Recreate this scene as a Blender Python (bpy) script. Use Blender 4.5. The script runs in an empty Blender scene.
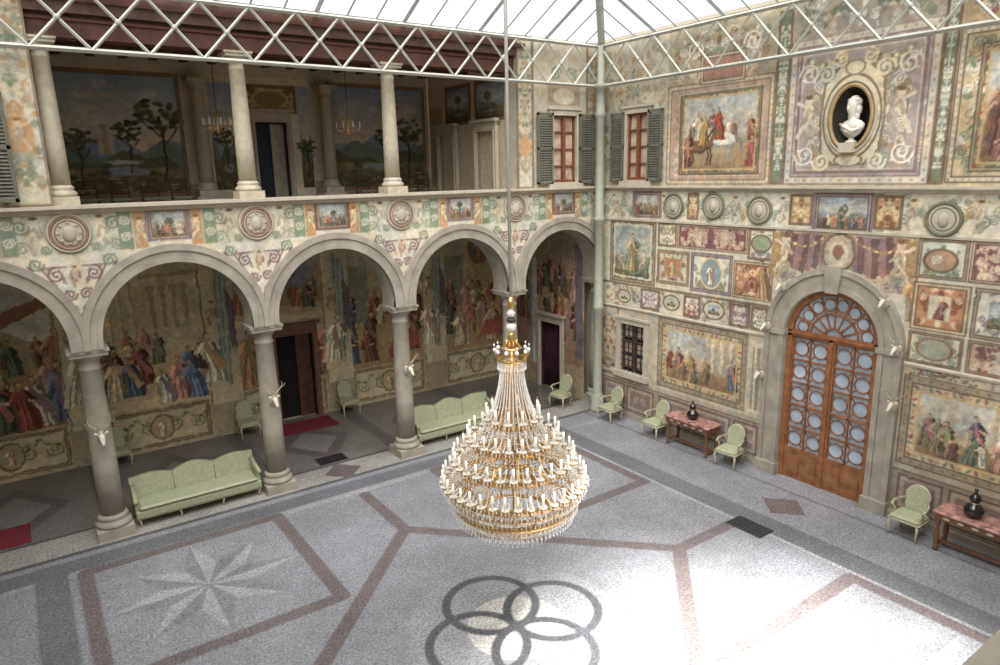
import bpy, math, random
import numpy as np
from math import pi, sin, cos, sqrt, radians
from mathutils import Matrix, Vector

# ------------------------------------------------------------------ dimensions (metres)
COLX = [-17.55, -13.966, -10.38, -6.794, -3.208]   # arcade columns
BAY = 3.586
YC = 0.585           # column axis
YF = 0.235           # arcade front face
HC = 4.187           # capital top
HL = 7.07            # ledge top
ZU = 10.16           # upper capitals top
YB = 5.2             # loggia back wall
CX, CY = -8.82, -7.28
XL = -17.3
YN = -15.1
ZT = 11.1

# ------------------------------------------------------------------ materials
MATS = {}
def mat(name, rgb, rough=0.6, metal=0.0, var=0.08, scale=6.0, bump=0.0, spec=0.4, alpha=1.0):
    if name in MATS: return MATS[name]
    m = bpy.data.materials.new(name); m.use_nodes = True
    nt = m.node_tree; b = nt.nodes['Principled BSDF']
    lin = [((c/255)/12.92 if c/255 <= .04045 else ((c/255+.055)/1.055)**2.4) for c in rgb]
    b.inputs['Roughness'].default_value = rough
    b.inputs['Metallic'].default_value = metal
    b.inputs['Specular IOR Level'].default_value = spec
    b.inputs['Alpha'].default_value = alpha
    tc = nt.nodes.new('ShaderNodeTexCoord'); n = nt.nodes.new('ShaderNodeTexNoise')
    n.inputs['Scale'].default_value = scale; n.inputs['Detail'].default_value = 6
    r = nt.nodes.new('ShaderNodeValToRGB')
    r.color_ramp.elements[0].position = .3; r.color_ramp.elements[1].position = .7
    r.color_ramp.elements[0].color = [max(0, c*(1-var*2)) for c in lin]+[1]
    r.color_ramp.elements[1].color = [min(1, c*(1+var*2)) for c in lin]+[1]
    nt.links.new(tc.outputs['Object'], n.inputs['Vector']); nt.links.new(n.outputs['Fac'], r.inputs['Fac'])
    nt.links.new(r.outputs['Color'], b.inputs['Base Color'])
    MATS[name] = m; return m

def paint_mat(name, rough=0.85, speck=0.0, spec=.25, nscale=60):
    m = bpy.data.materials.new(name); m.use_nodes = True
    nt = m.node_tree; b = nt.nodes['Principled BSDF']
    at = nt.nodes.new('ShaderNodeVertexColor'); at.layer_name = 'Col'
    tc = nt.nodes.new('ShaderNodeTexCoord'); n = nt.nodes.new('ShaderNodeTexNoise')
    n.inputs['Scale'].default_value = nscale; n.inputs['Detail'].default_value = 3; n.inputs['Roughness'].default_value = .8
    mr = nt.nodes.new('ShaderNodeMapRange'); mr.inputs['From Min'].default_value = .35; mr.inputs['From Max'].default_value = .65
    mr.inputs['To Min'].default_value = 1-speck; mr.inputs['To Max'].default_value = 1+speck
    mx = nt.nodes.new('ShaderNodeVectorMath'); mx.operation = 'SCALE'
    nt.links.new(tc.outputs['Object'], n.inputs['Vector']); nt.links.new(n.outputs['Fac'], mr.inputs['Value'])
    nt.links.new(at.outputs['Color'], mx.inputs[0]); nt.links.new(mr.outputs['Result'], mx.inputs['Scale'])
    nt.links.new(mx.outputs['Vector'], b.inputs['Base Color'])
    b.inputs['Roughness'].default_value = rough; b.inputs['Specular IOR Level'].default_value = spec
    return m

M_stone = mat('grey_stone', (152,144,130), .7, var=.1, scale=3)
M_stone2 = mat('pale_stone', (178,168,150), .7, var=.07, scale=4)
M_dark = mat('dark_void', (26,22,20), .9)
M_marble = mat('white_marble', (214,206,192), .35, var=.08)
M_green = mat('green_silk', (152,154,126), .55, var=.07, scale=14)
M_greend = mat('green_piping', (118,120,94), .6)
M_cream = mat('cream_wood', (170,160,136), .5)
M_gold = mat('gilt', (206,168,106), .3, metal=.8, var=.14, scale=20)
M_cryst = mat('crystal', (244,240,232), .06, var=.02, spec=1.0, alpha=.66)
M_candle = mat('candle_wax', (248,242,228), .5, var=.02)
M_wood = mat('door_wood', (136,90,60), .45, var=.16, scale=5)
M_woodd = mat('dark_wood', (84,52,40), .6, var=.2, scale=4)
M_iron = mat('painted_iron', (176,174,162), .5, var=.04)
M_pipe = mat('pipe_paint', (150,150,136), .55, var=.05)
M_pane = mat('milky_pane', (162,174,184), .1, var=.14, scale=1.8, spec=.9)
M_panew = mat('warm_pane', (190,168,146), .15, var=.2, scale=3, spec=.8)
M_shut = mat('shutter_paint', (98,96,84), .6, var=.06)
M_red = mat('red_carpet', (104,32,42), .95, var=.1, scale=30)
M_black = mat('black_lacquer', (22,20,22), .15, var=.05, spec=.8)
M_redmarb = mat('red_marble', (150,112,102), .3, var=.35, scale=9)
M_plaster = mat('plaster', (194,182,160), .85, var=.05, scale=2)
M_curt = mat('maroon_curtain', (58,26,38), .85, var=.15)
M_horn = mat('antler', (172,158,134), .55, var=.12)
M_bone = mat('trophy_bone', (196,188,170), .5, var=.12, scale=12)
M_grate = mat('iron_grate', (52,52,54), .6)
M_brownstone = mat('red_stone', (112,78,60), .6, var=.15, scale=4)
M_medal = mat('medallion_brown', (138,112,92), .7, var=.12)
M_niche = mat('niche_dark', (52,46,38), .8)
M_ochre = mat('ochre_moulding', (160,134,94), .6, var=.12)

# ------------------------------------------------------------------ mesh builder
class MB:
    def __init__(s):
        s.v=[]; s.f=[]; s.m=[]; s.sm=[]; s.M=Matrix.Identity(4); s.mats=[]; s.mi=0
    def use(s, m):
        if m not in s.mats: s.mats.append(m)
        s.mi = s.mats.index(m); return s
    def add(s, vs, fs, smooth=False):
        b=len(s.v); s.v += [tuple(s.M @ Vector(p)) for p in vs]
        s.f += [tuple(b+i for i in f) for f in fs]; s.m += [s.mi]*len(fs); s.sm += [smooth]*len(fs)
    def box(s, x0,y0,z0,x1,y1,z1):
        s.add([(x0,y0,z0),(x1,y0,z0),(x1,y1,z0),(x0,y1,z0),(x0,y0,z1),(x1,y0,z1),(x1,y1,z1),(x0,y1,z1)],
              [(0,3,2,1),(4,5,6,7),(0,1,5,4),(1,2,6,5),(2,3,7,6),(3,0,4,7)])
    def cbox(s, x0,y0,z0,x1,y1,z1,c=.02):   # chamfered box
        prof=[(x0+c,y0),(x1-c,y0),(x1,y0+c),(x1,y1-c),(x1-c,y1),(x0+c,y1),(x0,y1-c),(x0,y0+c)]
        mx,my=(x0+x1)/2,(y0+y1)/2
        fx=max(.1,1-2*c/max(.001,(x1-x0))); fy=max(.1,1-2*c/max(.001,(y1-y0)))
        small=[(mx+(a-mx)*fx,my+(b-my)*fy) for a,b in prof]
        rings=[(small,z0),(prof,z0+c),(prof,z1-c),(small,z1)]
        vs=[(a,b,z) for p,z in rings for a,b in p]; fs=[tuple(range(7,-1,-1)),tuple(range(24,32))]
        for k in range(3):
            for i in range(8):
                j=(i+1)%8; fs.append((k*8+i,k*8+j,k*8+8+j,k*8+8+i))
        s.add(vs,fs)
    def lathe(s, prof, cx=0, cy=0, seg=20, closed=False, smooth=True):
        n=len(prof); vs=[]
        for r,z in prof:
            for i in range(seg):
                a=2*pi*i/seg; vs.append((cx+r*cos(a), cy+r*sin(a), z))
        fs=[]
        for k in range(n if closed else n-1):
            k2=(k+1)%n
            for i in range(seg):
                j=(i+1)%seg; fs.append((k*seg+i,k*seg+j,k2*seg+j,k2*seg+i))
        if not closed:
            fs.append(tuple(range(seg-1,-1,-1))); fs.append(tuple((n-1)*seg+i for i in range(seg)))
        s.add(vs,fs,smooth)
    def torus(s, R, r, z=0, cx=0, cy=0, seg=32, ps=8, ry=None):
        ry = ry or R
        vs=[];fs=[]
        for i in range(seg):
            a=2*pi*i/seg
            for k in range(ps):
                b=2*pi*k/ps; vs.append((cx+(R+r*cos(b))*cos(a), cy+(ry+r*cos(b))*sin(a), z+r*sin(b)))
        for i in range(seg):
            for k in range(ps):
                fs.append((i*ps+k,((i+1)%seg)*ps+k,((i+1)%seg)*ps+(k+1)%ps,i*ps+(k+1)%ps))
        s.add(vs,fs,True)
    def tube(s, pts, rs, seg=8):
        pts=[Vector(p) for p in pts]; n=len(pts)
        if not isinstance(rs,(list,tuple)): rs=[rs]*n
        vs=[]; prev=None
        for i,p in enumerate(pts):
            t=(pts[min(i+1,n-1)]-pts[max(i-1,0)]).normalized()
            if prev is None:
                ref=Vector((0,0,1)) if abs(t.z)<.9 else Vector((1,0,0)); nn=t.cross(ref).normalized()
            else: nn=(prev-t*prev.dot(t)).normalized()
            prev=nn; bb=t.cross(nn)
            for k in range(seg):
                a=2*pi*k/seg; q=p+(nn*cos(a)+bb*sin(a))*rs[i]; vs.append(tuple(q))
        fs=[]
        for i in range(n-1):
            for k in range(seg):
                j=(k+1)%seg; fs.append((i*seg+k,i*seg+j,(i+1)*seg+j,(i+1)*seg+k))
        fs.append(tuple(range(seg-1,-1,-1))); fs.append(tuple((n-1)*seg+k for k in range(seg)))
        s.add(vs,fs,seg>4)
    def loft(s, secs, seg=16):
        vs=[];fs=[]
        for (x,y,z,rx,ry) in secs:
            for k in range(seg):
                a=2*pi*k/seg; vs.append((x+rx*cos(a),y+ry*sin(a),z))
        for i in range(len(secs)-1):
            for k in range(seg):
                j=(k+1)%seg; fs.append((i*seg+k,i*seg+j,(i+1)*seg+j,(i+1)*seg+k))
        fs.append(tuple(range(seg-1,-1,-1))); fs.append(tuple((len(secs)-1)*seg+k for k in range(seg)))
        s.add(vs,fs,True)
    def ell(s,cx,cy,cz,rx,ry,rz,seg=12,rg=8):
        s.loft([(cx,cy,cz+rz*sin(-pi/2+pi*(i+.15)/(rg+.3)),rx*cos(-pi/2+pi*(i+.15)/(rg+.3)),ry*cos(-pi/2+pi*(i+.15)/(rg+.3))) for i in range(rg+1)],seg)
    def octa(s,x,y,z,r,h):
        s.add([(x,y,z-h),(x+r,y,z),(x,y+r,z),(x-r,y,z),(x,y-r,z),(x,y,z+h*.6)],
              [(0,2,1),(0,3,2),(0,4,3),(0,1,4),(5,1,2),(5,2,3),(5,3,4),(5,4,1)])
    def prism(s, poly, fn, d0, d1, smooth=False):
        n=len(poly); vs=[fn(a,b,d0) for a,b in poly]+[fn(a,b,d1) for a,b in poly]
        fs=[tuple(range(n)),tuple(range(2*n-1,n-1,-1))]+[(i,i+n,(i+1)%n+n,(i+1)%n) for i in range(n)]
        s.add(vs,fs,smooth)
    def strip(s, A, B, fn, d0, d1):   # band between two equal-length polylines, extruded
        n=len(A); vs=[fn(a,b,d) for d in (d0,d1) for L in (A,B) for a,b in L]; fs=[]
        for i in range(n-1):
            fs += [(i,i+1,n+i+1,n+i),(2*n+i,3*n+i,3*n+i+1,2*n+i+1),(i,2*n+i,2*n+i+1,i+1),(n+i,n+i+1,3*n+i+1,3*n+i)]
        fs += [(0,n,3*n,2*n),(n-1,3*n-1,4*n-1,2*n-1)]
        s.add(vs,fs)
    def mesh(s,name):
        me=bpy.data.meshes.new(name); me.from_pydata(s.v,[],s.f)
        for m in s.mats: me.materials.append(m)
        me.polygons.foreach_set('material_index',s.m); me.polygons.foreach_set('use_smooth',s.sm)
        me.update(); 
        return me
    def build(s,name,loc=(0,0,0),rot=0):
        return place(s.mesh(name),name,loc,rot)
def place(me,name,loc=(0,0,0),rot=0,scale=1):
    o=bpy.data.objects.new(name,me); o.location=loc; o.rotation_euler=(0,0,rot); o.scale=(scale,)*3
    bpy.context.collection.objects.link(o); return o
XZ=lambda a,b,d:(a,d,b)      # polygon in the x-z plane, depth along y
YZ=lambda a,b,d:(d,-a,b)     # polygon in (u=-y, z) plane, depth along x

# ------------------------------------------------------------------ fresco painter (numpy -> colour attribute)
def vnoise(h,w,cell,seed):
    rg=np.random.RandomState(seed%100000); gh,gw=int(h/cell)+3,int(w/cell)+3; g=rg.rand(gh,gw)
    y=np.arange(h)/cell; x=np.arange(w)/cell; yi=y.astype(int); xi=x.astype(int)
    fy=(y-yi)[:,None]; fx=(x-xi)[None,:]; fy=fy*fy*(3-2*fy); fx=fx*fx*(3-2*fx)
    a=g[np.ix_(yi,xi)];b=g[np.ix_(yi,xi+1)];c=g[np.ix_(yi+1,xi)];d=g[np.ix_(yi+1,xi+1)]
    return (a*(1-fx)+b*fx)*(1-fy)+(c*(1-fx)+d*fx)*fy
def fbm(h,w,cell,seed,o=4):
    r=np.zeros((h,w));t=0;am=1
    for i in range(o):
        r+=am*vnoise(h,w,max(1.01,cell/2**i),seed+i);t+=am;am*=.6
    return r/t
class Cv:
    def __init__(s,u0,u1,v0,v1,res,base):
        s.u0,s.v0,s.res=u0,v0,res; s.nu=int(round((u1-u0)/res))+1; s.nv=int(round((v1-v0)/res))+1
        s.a=np.zeros((s.nv,s.nu,3))+np.array(base)/255.
    def win(s,u0,v0,u1,v1):
        p=s.res*2
        i0=max(0,int((u0-p-s.u0)/s.res)); i1=min(s.nu,int((u1+p-s.u0)/s.res)+2)
        j0=max(0,int((v0-p-s.v0)/s.res)); j1=min(s.nv,int((v1+p-s.v0)/s.res)+2)
        if i1<=i0 or j1<=j0: return None
        U=s.u0+np.arange(i0,i1)*s.res; V=s.v0+np.arange(j0,j1)*s.res
        return (slice(j0,j1),slice(i0,i1)),U[None,:],V[:,None]
    def put(s,sl,mask,col,a=1.):
        m=(np.clip(mask,0,1)*a)[...,None]; s.a[sl]=s.a[sl]*(1-m)+(np.array(col)/255.)*m
    def rect(s,u0,v0,u1,v1,col,a=1.):
        w=s.win(u0,v0,u1,v1)
        if w is None: return
        sl,U,V=w; d=np.minimum(np.minimum(U-u0,u1-U),np.minimum(V-v0,v1-V)); s.put(sl,d/s.res+.5,col,a)
    def grad(s,u0,v0,u1,v1,cb,ct):
        w=s.win(u0,v0,u1,v1)
        if w is None: return
        sl,U,V=w; m=((U>=u0)&(U<=u1)&(V>=v0)&(V<=v1)).astype(float)[...,None]
        t=np.clip((V-v0)/(v1-v0),0,1)[...,None]; c=(np.array(cb)*(1-t)+np.array(ct)*t)/255.+U[...,None]*0
        s.a[sl]=s.a[sl]*(1-m)+c*m
    def ell(s,cu,cv,ru,rv,col,rot=0,a=1.):
        R=max(ru,rv); w=s.win(cu-R,cv-R,cu+R,cv+R)
        if w is None: return
        sl,U,V=w; x=U-cu;y=V-cv; c,d=cos(rot),sin(rot); X=x*c+y*d;Y=-x*d+y*c
        q=np.sqrt((X/ru)**2+(Y/rv)**2); s.put(sl,(1-q)*min(ru,rv)/s.res+.5,col,a)
    def ring(s,cu,cv,ru,rv,wd,col,a=1.):
        w=s.win(cu-ru-wd,cv-rv-wd,cu+ru+wd,cv+rv+wd)
        if w is None: return
        sl,U,V=w; q=np.sqrt(((U-cu)/ru)**2+((V-cv)/rv)**2); d=abs(q-1)*(ru+rv)/2; s.put(sl,(wd/2-d)/s.res+.5,col,a)
    def line(s,pts,wd,col,a=1.):
        us=[p[0] for p in pts];vs=[p[1] for p in pts]; w=s.win(min(us)-wd,min(vs)-wd,max(us)+wd,max(vs)+wd)
        if w is None: return
        sl,U,V=w; D=None
        for (x0,y0),(x1,y1) in zip(pts[:-1],pts[1:]):
            dx,dy=x1-x0,y1-y0; L=dx*dx+dy*dy+1e-9; t=np.clip(((U-x0)*dx+(V-y0)*dy)/L,0,1)
            d=np.hypot(U-x0-t*dx,V-y0-t*dy); D=d if D is None else np.minimum(D,d)
        s.put(sl,(wd/2-D)/s.res+.5,col,a)
    def poly(s,pts,col,a=1.):
        us=[p[0] for p in pts];vs=[p[1] for p in pts]; w=s.win(min(us),min(vs),max(us),max(vs))
        if w is None: return
        sl,U,V=w; U=U+V*0;V=V+U*0; m=np.zeros(U.shape,bool); n=len(pts)
        for i in range(n):
            x0,y0=pts[i];x1,y1=pts[(i+1)%n]
            if y0==y1: continue
            c=((y0>V)!=(y1>V))&(U<(x1-x0)*(V-y0)/(y1-y0)+x0); m^=c
        s.put(sl,m.astype(float),col,a)
    def frame(s,u0,v0,u1,v1,w,col,col2=None,dots=True):
        s.rect(u0,v0,u1,v0+w,col);s.rect(u0,v1-w,u1,v1,col);s.rect(u0,v0,u0+w,v1,col);s.rect(u1-w,v0,u1,v1,col)
        if col2:
            for k in (0,w):
                s.line([(u0+k,v0+k),(u1-k,v0+k),(u1-k,v1-k),(u0+k,v1-k),(u0+k,v0+k)],.03,col2)
            if dots and w>.07:
                n=max(2,int((u1-u0)/(w*1.3)))
                for i in range(n+1):
                    x=u0+w/2+(u1-u0-w)*i/n
                    s.ell(x,v0+w/2,w*.2,w*.2,col2,0,.45);s.ell(x,v1-w/2,w*.2,w*.2,col2,0,.45)
                n=max(2,int((v1-v0)/(w*1.3)))
                for i in range(n+1):
                    y=v0+w/2+(v1-v0-w)*i/n
                    s.ell(u0+w/2,y,w*.2,w*.2,col2,0,.45);s.ell(u1-w/2,y,w*.2,w*.2,col2,0,.45)
    def reg(s,u0,v0,u1,v1):
        if u0 is None: return (slice(None),slice(None))
        w=s.win(u0,v0,u1,v1); return None if w is None else w[0]
    def weather(s,seed,amt=.1,u0=None,v0=None,u1=None,v1=None,cell=1.0):
        sl=s.reg(u0,v0,u1,v1)
        if sl is None: return
        h,w_=s.a[sl].shape[:2]
        n=fbm(h,w_,cell/s.res,seed,5)-.5; n2=fbm(h,w_,.12/s.res,seed+9,3)-.5
        s.a[sl]=s.a[sl]*(1+(n*amt*2.2+n2*amt*1.6)[...,None])
    def fade(s,des,fd,tint=(184,170,146)):
        l=(s.a@np.array([.3,.59,.11]))[...,None]; s.a=s.a*(1-des)+l*des; s.a=s.a*(1-fd)+np.array(tint)/255.*fd
    def fx(s,seed,u0=None,v0=None,u1=None,v1=None,warp=.05,cell=.25,chroma=.08,ridge=.14):   # painterly brushwork
        sl=s.reg(u0,v0,u1,v1)
        if sl is None: return
        A=s.a[sl]; h,w=A.shape[:2]; k=warp/s.res*3.2
        n1=(fbm(h,w,cell/s.res,seed,3)-.5)*k; n2=(fbm(h,w,cell/s.res,seed+20,3)-.5)*k
        J=np.clip(np.rint(np.arange(h)[:,None]+n1),0,h-1).astype(int); I=np.clip(np.rint(np.arange(w)[None,:]+n2),0,w-1).astype(int)
        A=A[J,I]
        n=(fbm(h,w,.25/s.res,seed+40,3)-.5)*chroma*2.2      # warm / cool drift only
        A[...,0]*=1+n; A[...,1]*=1+n*.15; A[...,2]*=1-n
        A*=(1+(fbm(h,w,.09/s.res,seed+47,2)-.5)*chroma*2.4)[...,None]
        r=np.abs(fbm(h,w,.16/s.res,seed+70,3)-.5); A*=(1-ridge*np.clip(1-r/.02,0,1))[...,None]
        r=np.abs(fbm(h,w,.13/s.res,seed+80,3)-.5); A+=(ridge*.4*np.clip(1-r/.018,0,1))[...,None]*np.array([.9,.85,.7])
        s.a[sl]=A
    def linear(s):
        a=np.clip(s.a,0,1); return np.where(a<=.04045,a/12.92,((a+.055)/1.055)**2.4)

def dk(c,k): return tuple(max(0,min(255,x*k)) for x in c)
def scroll(c,u,v,r,col,wd=.03,dirn=1,a0=0,turns=1.6,leaf=True):
    pts=[]
    for i in range(26):
        t=i/25; ang=a0+dirn*2*pi*turns*t; q=r*(1-t*.82); pts.append((u+q*cos(ang),v+q*sin(ang)))
    c.line([(p[0]+wd*.4,p[1]-wd*.4) for p in pts],wd,(92,76,60),.35)
    c.line(pts,wd,col)
    if leaf:
        for i in range(2,20,4):
            p=pts[i]; ang=math.atan2(p[1]-v,p[0]-u); k=r*.22
            c.ell(p[0]+cos(ang)*k*.6,p[1]+sin(ang)*k*.6,k,k*.42,col,ang+.6*dirn)
        c.ell(pts[-1][0],pts[-1][1],r*.17,r*.17,col)
SK=(204,158,124)
def figure(c,x,y,h,col,rg,skin=SK,face=None):
    w=h*.19; ln=rg.uniform(-.14,.14)*h; d=dk(col,.5); l=dk(col,1.3)
    c.poly([(x-w*1.35,y-.01*h),(x+w*1.35,y-.01*h),(x+ln+w*1.0,y+.65*h),(x+ln+w*.2,y+.9*h),(x+ln-w*.9,y+.65*h)],(66,50,38),.3)
    c.poly([(x-w*rg.uniform(.9,1.4),y),(x+w*rg.uniform(.9,1.4),y),(x+w*.95,y+.35*h),(x+ln+w*.8,y+.62*h),(x+ln+w*.55,y+.83*h),(x+ln-w*.55,y+.83*h),(x+ln-w*.8,y+.62*h),(x-w*.8,y+.35*h)],col)
    c.poly([(x+w*.2,y),(x+w*1.1,y),(x+w*.95,y+.35*h),(x+ln+w*.75,y+.7*h),(x+ln+w*.3,y+.6*h)],d,.65)
    for k in range(5):
        t=-.8+k*.4+rg.uniform(-.15,.15)
        c.line([(x+t*w,y),(x+t*w*.7+ln*.4,y+.35*h),(x+ln+t*w*.5,y+.6*h)],h*.024,d if k%2==0 else l,.85)
    s2=(rg.uniform(120,200),rg.uniform(90,150),rg.uniform(70,125))
    if rg.rand()<.6: c.poly([(x+ln-w*.7,y+.8*h),(x+ln-w*.2,y+.83*h),(x+w*.9,y+.3*h),(x+w*.3,y+.2*h)],s2,.9)
    for sg in (-1,1):
        a=rg.uniform(-1.1,.9); ex=x+ln+sg*(w*.7+.09*h*cos(a)); ey=y+.6*h+.07*h*sin(a)
        hx=ex+sg*.1*h*cos(a+.7)*rg.choice([-1,1]); hy=ey+.13*h*sin(a+.6)
        c.line([(x+ln+sg*w*.5,y+.77*h),(ex,ey)],h*.075,l if sg<0 else d); c.line([(ex,ey),(hx,hy)],h*.05,skin); c.ell(hx,hy,.03*h,.025*h,skin)
    hx=x+ln*1.1; c.rect(hx-.025*h,y+.8*h,hx+.025*h,y+.88*h,dk(skin,.8))
    hc=rg.choice([0,1,2]); hcol=[(66,46,34),(140,126,106),(106,72,44)][hc]
    c.ell(hx,y+.935*h,.055*h,.062*h,hcol); c.ell(hx+rg.choice([-1,1])*.014*h,y+.915*h,.044*h,.055*h,skin)
    c.ell(hx+.01*h,y+.89*h,.03*h,.02*h,dk(skin,.75))
PAL=[(148,74,58),(92,102,122),(172,134,80),(96,108,86),(196,182,152),(114,76,66),(160,108,74),(82,90,104),(128,112,84),(170,116,100),(202,190,164),(94,74,56),(140,110,74)]
def crowd(c,u0,u1,v,h,rows,seed,pal=PAL,dens=3.2):
    rg=np.random.RandomState(seed)
    for r in range(rows):
        k=rows-1-r; n=max(1,int((u1-u0)*dens/(h))); hh=h*(1-.10*k)
        for i in range(n):
            x=u0+(u1-u0)*(i+rg.rand())/n; col=pal[rg.randint(len(pal))]
            figure(c,min(max(x,u0+.1*h),u1-.1*h),v+k*h*.22+rg.uniform(-.08,.08)*h,hh*rg.uniform(.7,1.05),dk(col,1-.1*k),rg)
def horse(c,x,y,h,col,flip=1):
    f=flip; d=dk(col,.7)
    for t in (-.38,-.28,.26,.38): c.line([(x+f*t*h,y+.45*h),(x+f*(t+.06)*h,y+.22*h),(x+f*(t+.02)*h,y)],h*.06,d)
    c.ell(x,y+.52*h,.46*h,.19*h,d,.08*f); c.ell(x,y+.57*h,.44*h,.16*h,col,.08*f); c.poly([(x+f*.22*h,y+.55*h),(x+f*.42*h,y+.6*h),(x+f*.62*h,y+.92*h),(x+f*.5*h,y+1.0*h)],col)
    c.ell(x+f*.66*h,y+.9*h,.15*h,.065*h,col,-.6*f); c.line([(x+f*.24*h,y+.72*h),(x+f*.48*h,y+1.02*h)],h*.06,dk(col,.6)); c.line([(x-f*.44*h,y+.6*h),(x-f*.58*h,y+.5*h),(x-f*.6*h,y+.2*h)],h*.07,dk(col,.6))
def tree(c,x,y,h,col,rg,tr=(74,56,40)):
    c.line([(x,y),(x+.03*h,y+.4*h),(x-.01*h,y+.75*h)],h*.03,tr)
    for i in range(3): c.line([(x+.02*h,y+(.4+.1*i)*h),(x+(-1)**i*.2*h,y+(.62+.08*i)*h)],h*.015,tr)
    for i in range(50):
        a=rg.uniform(0,2*pi);q=sqrt(rg.rand()); c.ell(x+q*.26*h*cos(a),y+.78*h+q*.19*h*sin(a),h*.045*rg.uniform(.6,1.2),h*.025,dk(col,rg.uniform(.75,1.25)))
def landscape(c,u0,v0,u1,v1,seed,sky=((206,196,172),(122,138,152)),ground=(112,104,74),hz=.38,trees=3,th=.5):
    rg=np.random.RandomState(seed); W=u1-u0;H=v1-v0
    c.grad(u0,v0+hz*H*.8,u1,v1,*sky)
    for i in range(26):
        x=rg.uniform(u0+.15*W,u1-.15*W);y=rg.uniform(v0+.55*H,v1-.08*H); c.ell(x,y,rg.uniform(.05,.13)*W,rg.uniform(.015,.04)*H,(216,206,190),0,.35)
    for lay,(cc,b) in enumerate([((138,148,156),.1),((118,128,116),.03),((100,102,76),-.05)]):
        pts=[(u0,v0)]
        for i in range(25):
            t=i/24; pts.append((u0+t*W,v0+H*(hz+b+.05*sin(t*7+lay*2+seed)+.03*sin(t*17+seed*lay))))
        pts.append((u1,v0)); c.poly(pts,cc)
    c.grad(u0,v0,u1,v0+hz*H*.66,dk(ground,.65),ground)
    c.ell(u0+.5*W,v0+hz*.55*H,.2*W,.04*H,(148,154,154))
    for i in range(40): c.ell(rg.uniform(u0+.04*W,u1-.04*W),v0+rg.uniform(.02,hz*.7)*H,.04*W,.02*H,dk(ground,rg.uniform(.5,1.3)),0,.7)
    for i in range(trees):
        x=u0+W*((i+.5)/trees+rg.uniform(-.08,.08)); tree(c,x,v0+rg.uniform(.05,.2)*H,H*rg.uniform(th,th+.15),(74,82,54),rg)
def grot(c,u0,v0,u1,v1,bg,inks,seed,fr=None,dens=1.0,center=True):
    rg=np.random.RandomState(seed); c.rect(u0,v0,u1,v1,bg); W=u1-u0;H=v1-v0; cu=(u0+u1)/2
    S=min(W,H,1.2); 
    n=int(dens*14*(W*H)/(S*S))+4
    n=min(n,110)
    for i in range(n):
        x=rg.uniform(.06,.44)*W; y=v0+rg.uniform(.08,.92)*H; col=inks[rg.randint(len(inks))]; k=rg.randint(5); r=S*rg.uniform(.05,.12); d=rg.choice([-1,1]); a0=rg.uniform(0,6.28)
        for sg in (-1,1):
            X=cu+sg*x
            if X-r*1.5<u0 or X+r*1.5>u1: continue
            if k<=1: scroll(c,X,y,r,col,wd=max(.02,S*.02),dirn=d*sg,a0=a0 if sg>0 else pi-a0)
            elif k==2: c.ell(X,y,r*.7,r*.3,col,a0*sg)
            elif k==3: c.ring(X,y,r*.6,r*.6,max(.02,S*.02),col); c.ell(X,y,r*.22,r*.22,col)
            else:
                for q in range(5): c.ell(X+sg*r*.3*q*.8-sg*r*.6,y+r*.5*sin(q*1.1),r*.26,r*.14,col,q*.8*sg)
    if center:
        y=v0+.1*H; step=S*.2
        while y<v1-.12*H:
            col=inks[rg.randint(len(inks))]; k=rg.randint(3)
            if k==0: c.ell(cu,y+step*.4,S*.06,S*.09,col)
            elif k==1: c.ell(cu,y+step*.3,S*.12,S*.035,col); c.line([(cu,y),(cu,y+step)],S*.03,col)
            else: c.ell(cu-S*.05,y+step*.3,S*.08,S*.03,col,.7); c.ell(cu+S*.05,y+step*.3,S*.08,S*.03,col,-.7)
            y+=step
    if fr: c.frame(u0,v0,u1,v1,fr[0],fr[1],fr[2])
def garland(c,u0,u1,v,sag,col,n=18,r=.05):
    for i in range(n+1):
        t=i/n; x=u0+(u1-u0)*t; y=v-sag*4*t*(1-t); c.ell(x,y,r,r*.8,dk(col,1+.3*sin(i*2.3)))
def putto(c,x,y,h,sg,col=(206,174,142)):
    c.ell(x+.02*h,y+.56*h,.15*h,.22*h,(96,76,58),.2*sg,.4)
    c.ell(x,y+.86*h,.1*h,.1*h,col); c.ell(x,y+.58*h,.13*h,.2*h,col,.2*sg); c.line([(x-.06*h,y+.42*h),(x-.14*h*sg,y+.2*h),(x-.08*h,y)],.1*h,dk(col,.8))
    c.line([(x+.06*h,y+.42*h),(x+.16*h*sg,y+.22*h),(x+.24*h*sg,y+.05*h)],.1*h,col); c.line([(x,y+.7*h),(x+.28*h*sg,y+.82*h)],.07*h,col); c.line([(x,y+.68*h),(x-.2*h*sg,y+.5*h)],.07*h,dk(col,.8))
    c.ell(x,y+.93*h,.1*h,.05*h,(120,86,54)); c.ell(x+.05*h*sg,y+.52*h,.05*h,.16*h,dk(col,.7),.2*sg,.7)

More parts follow.
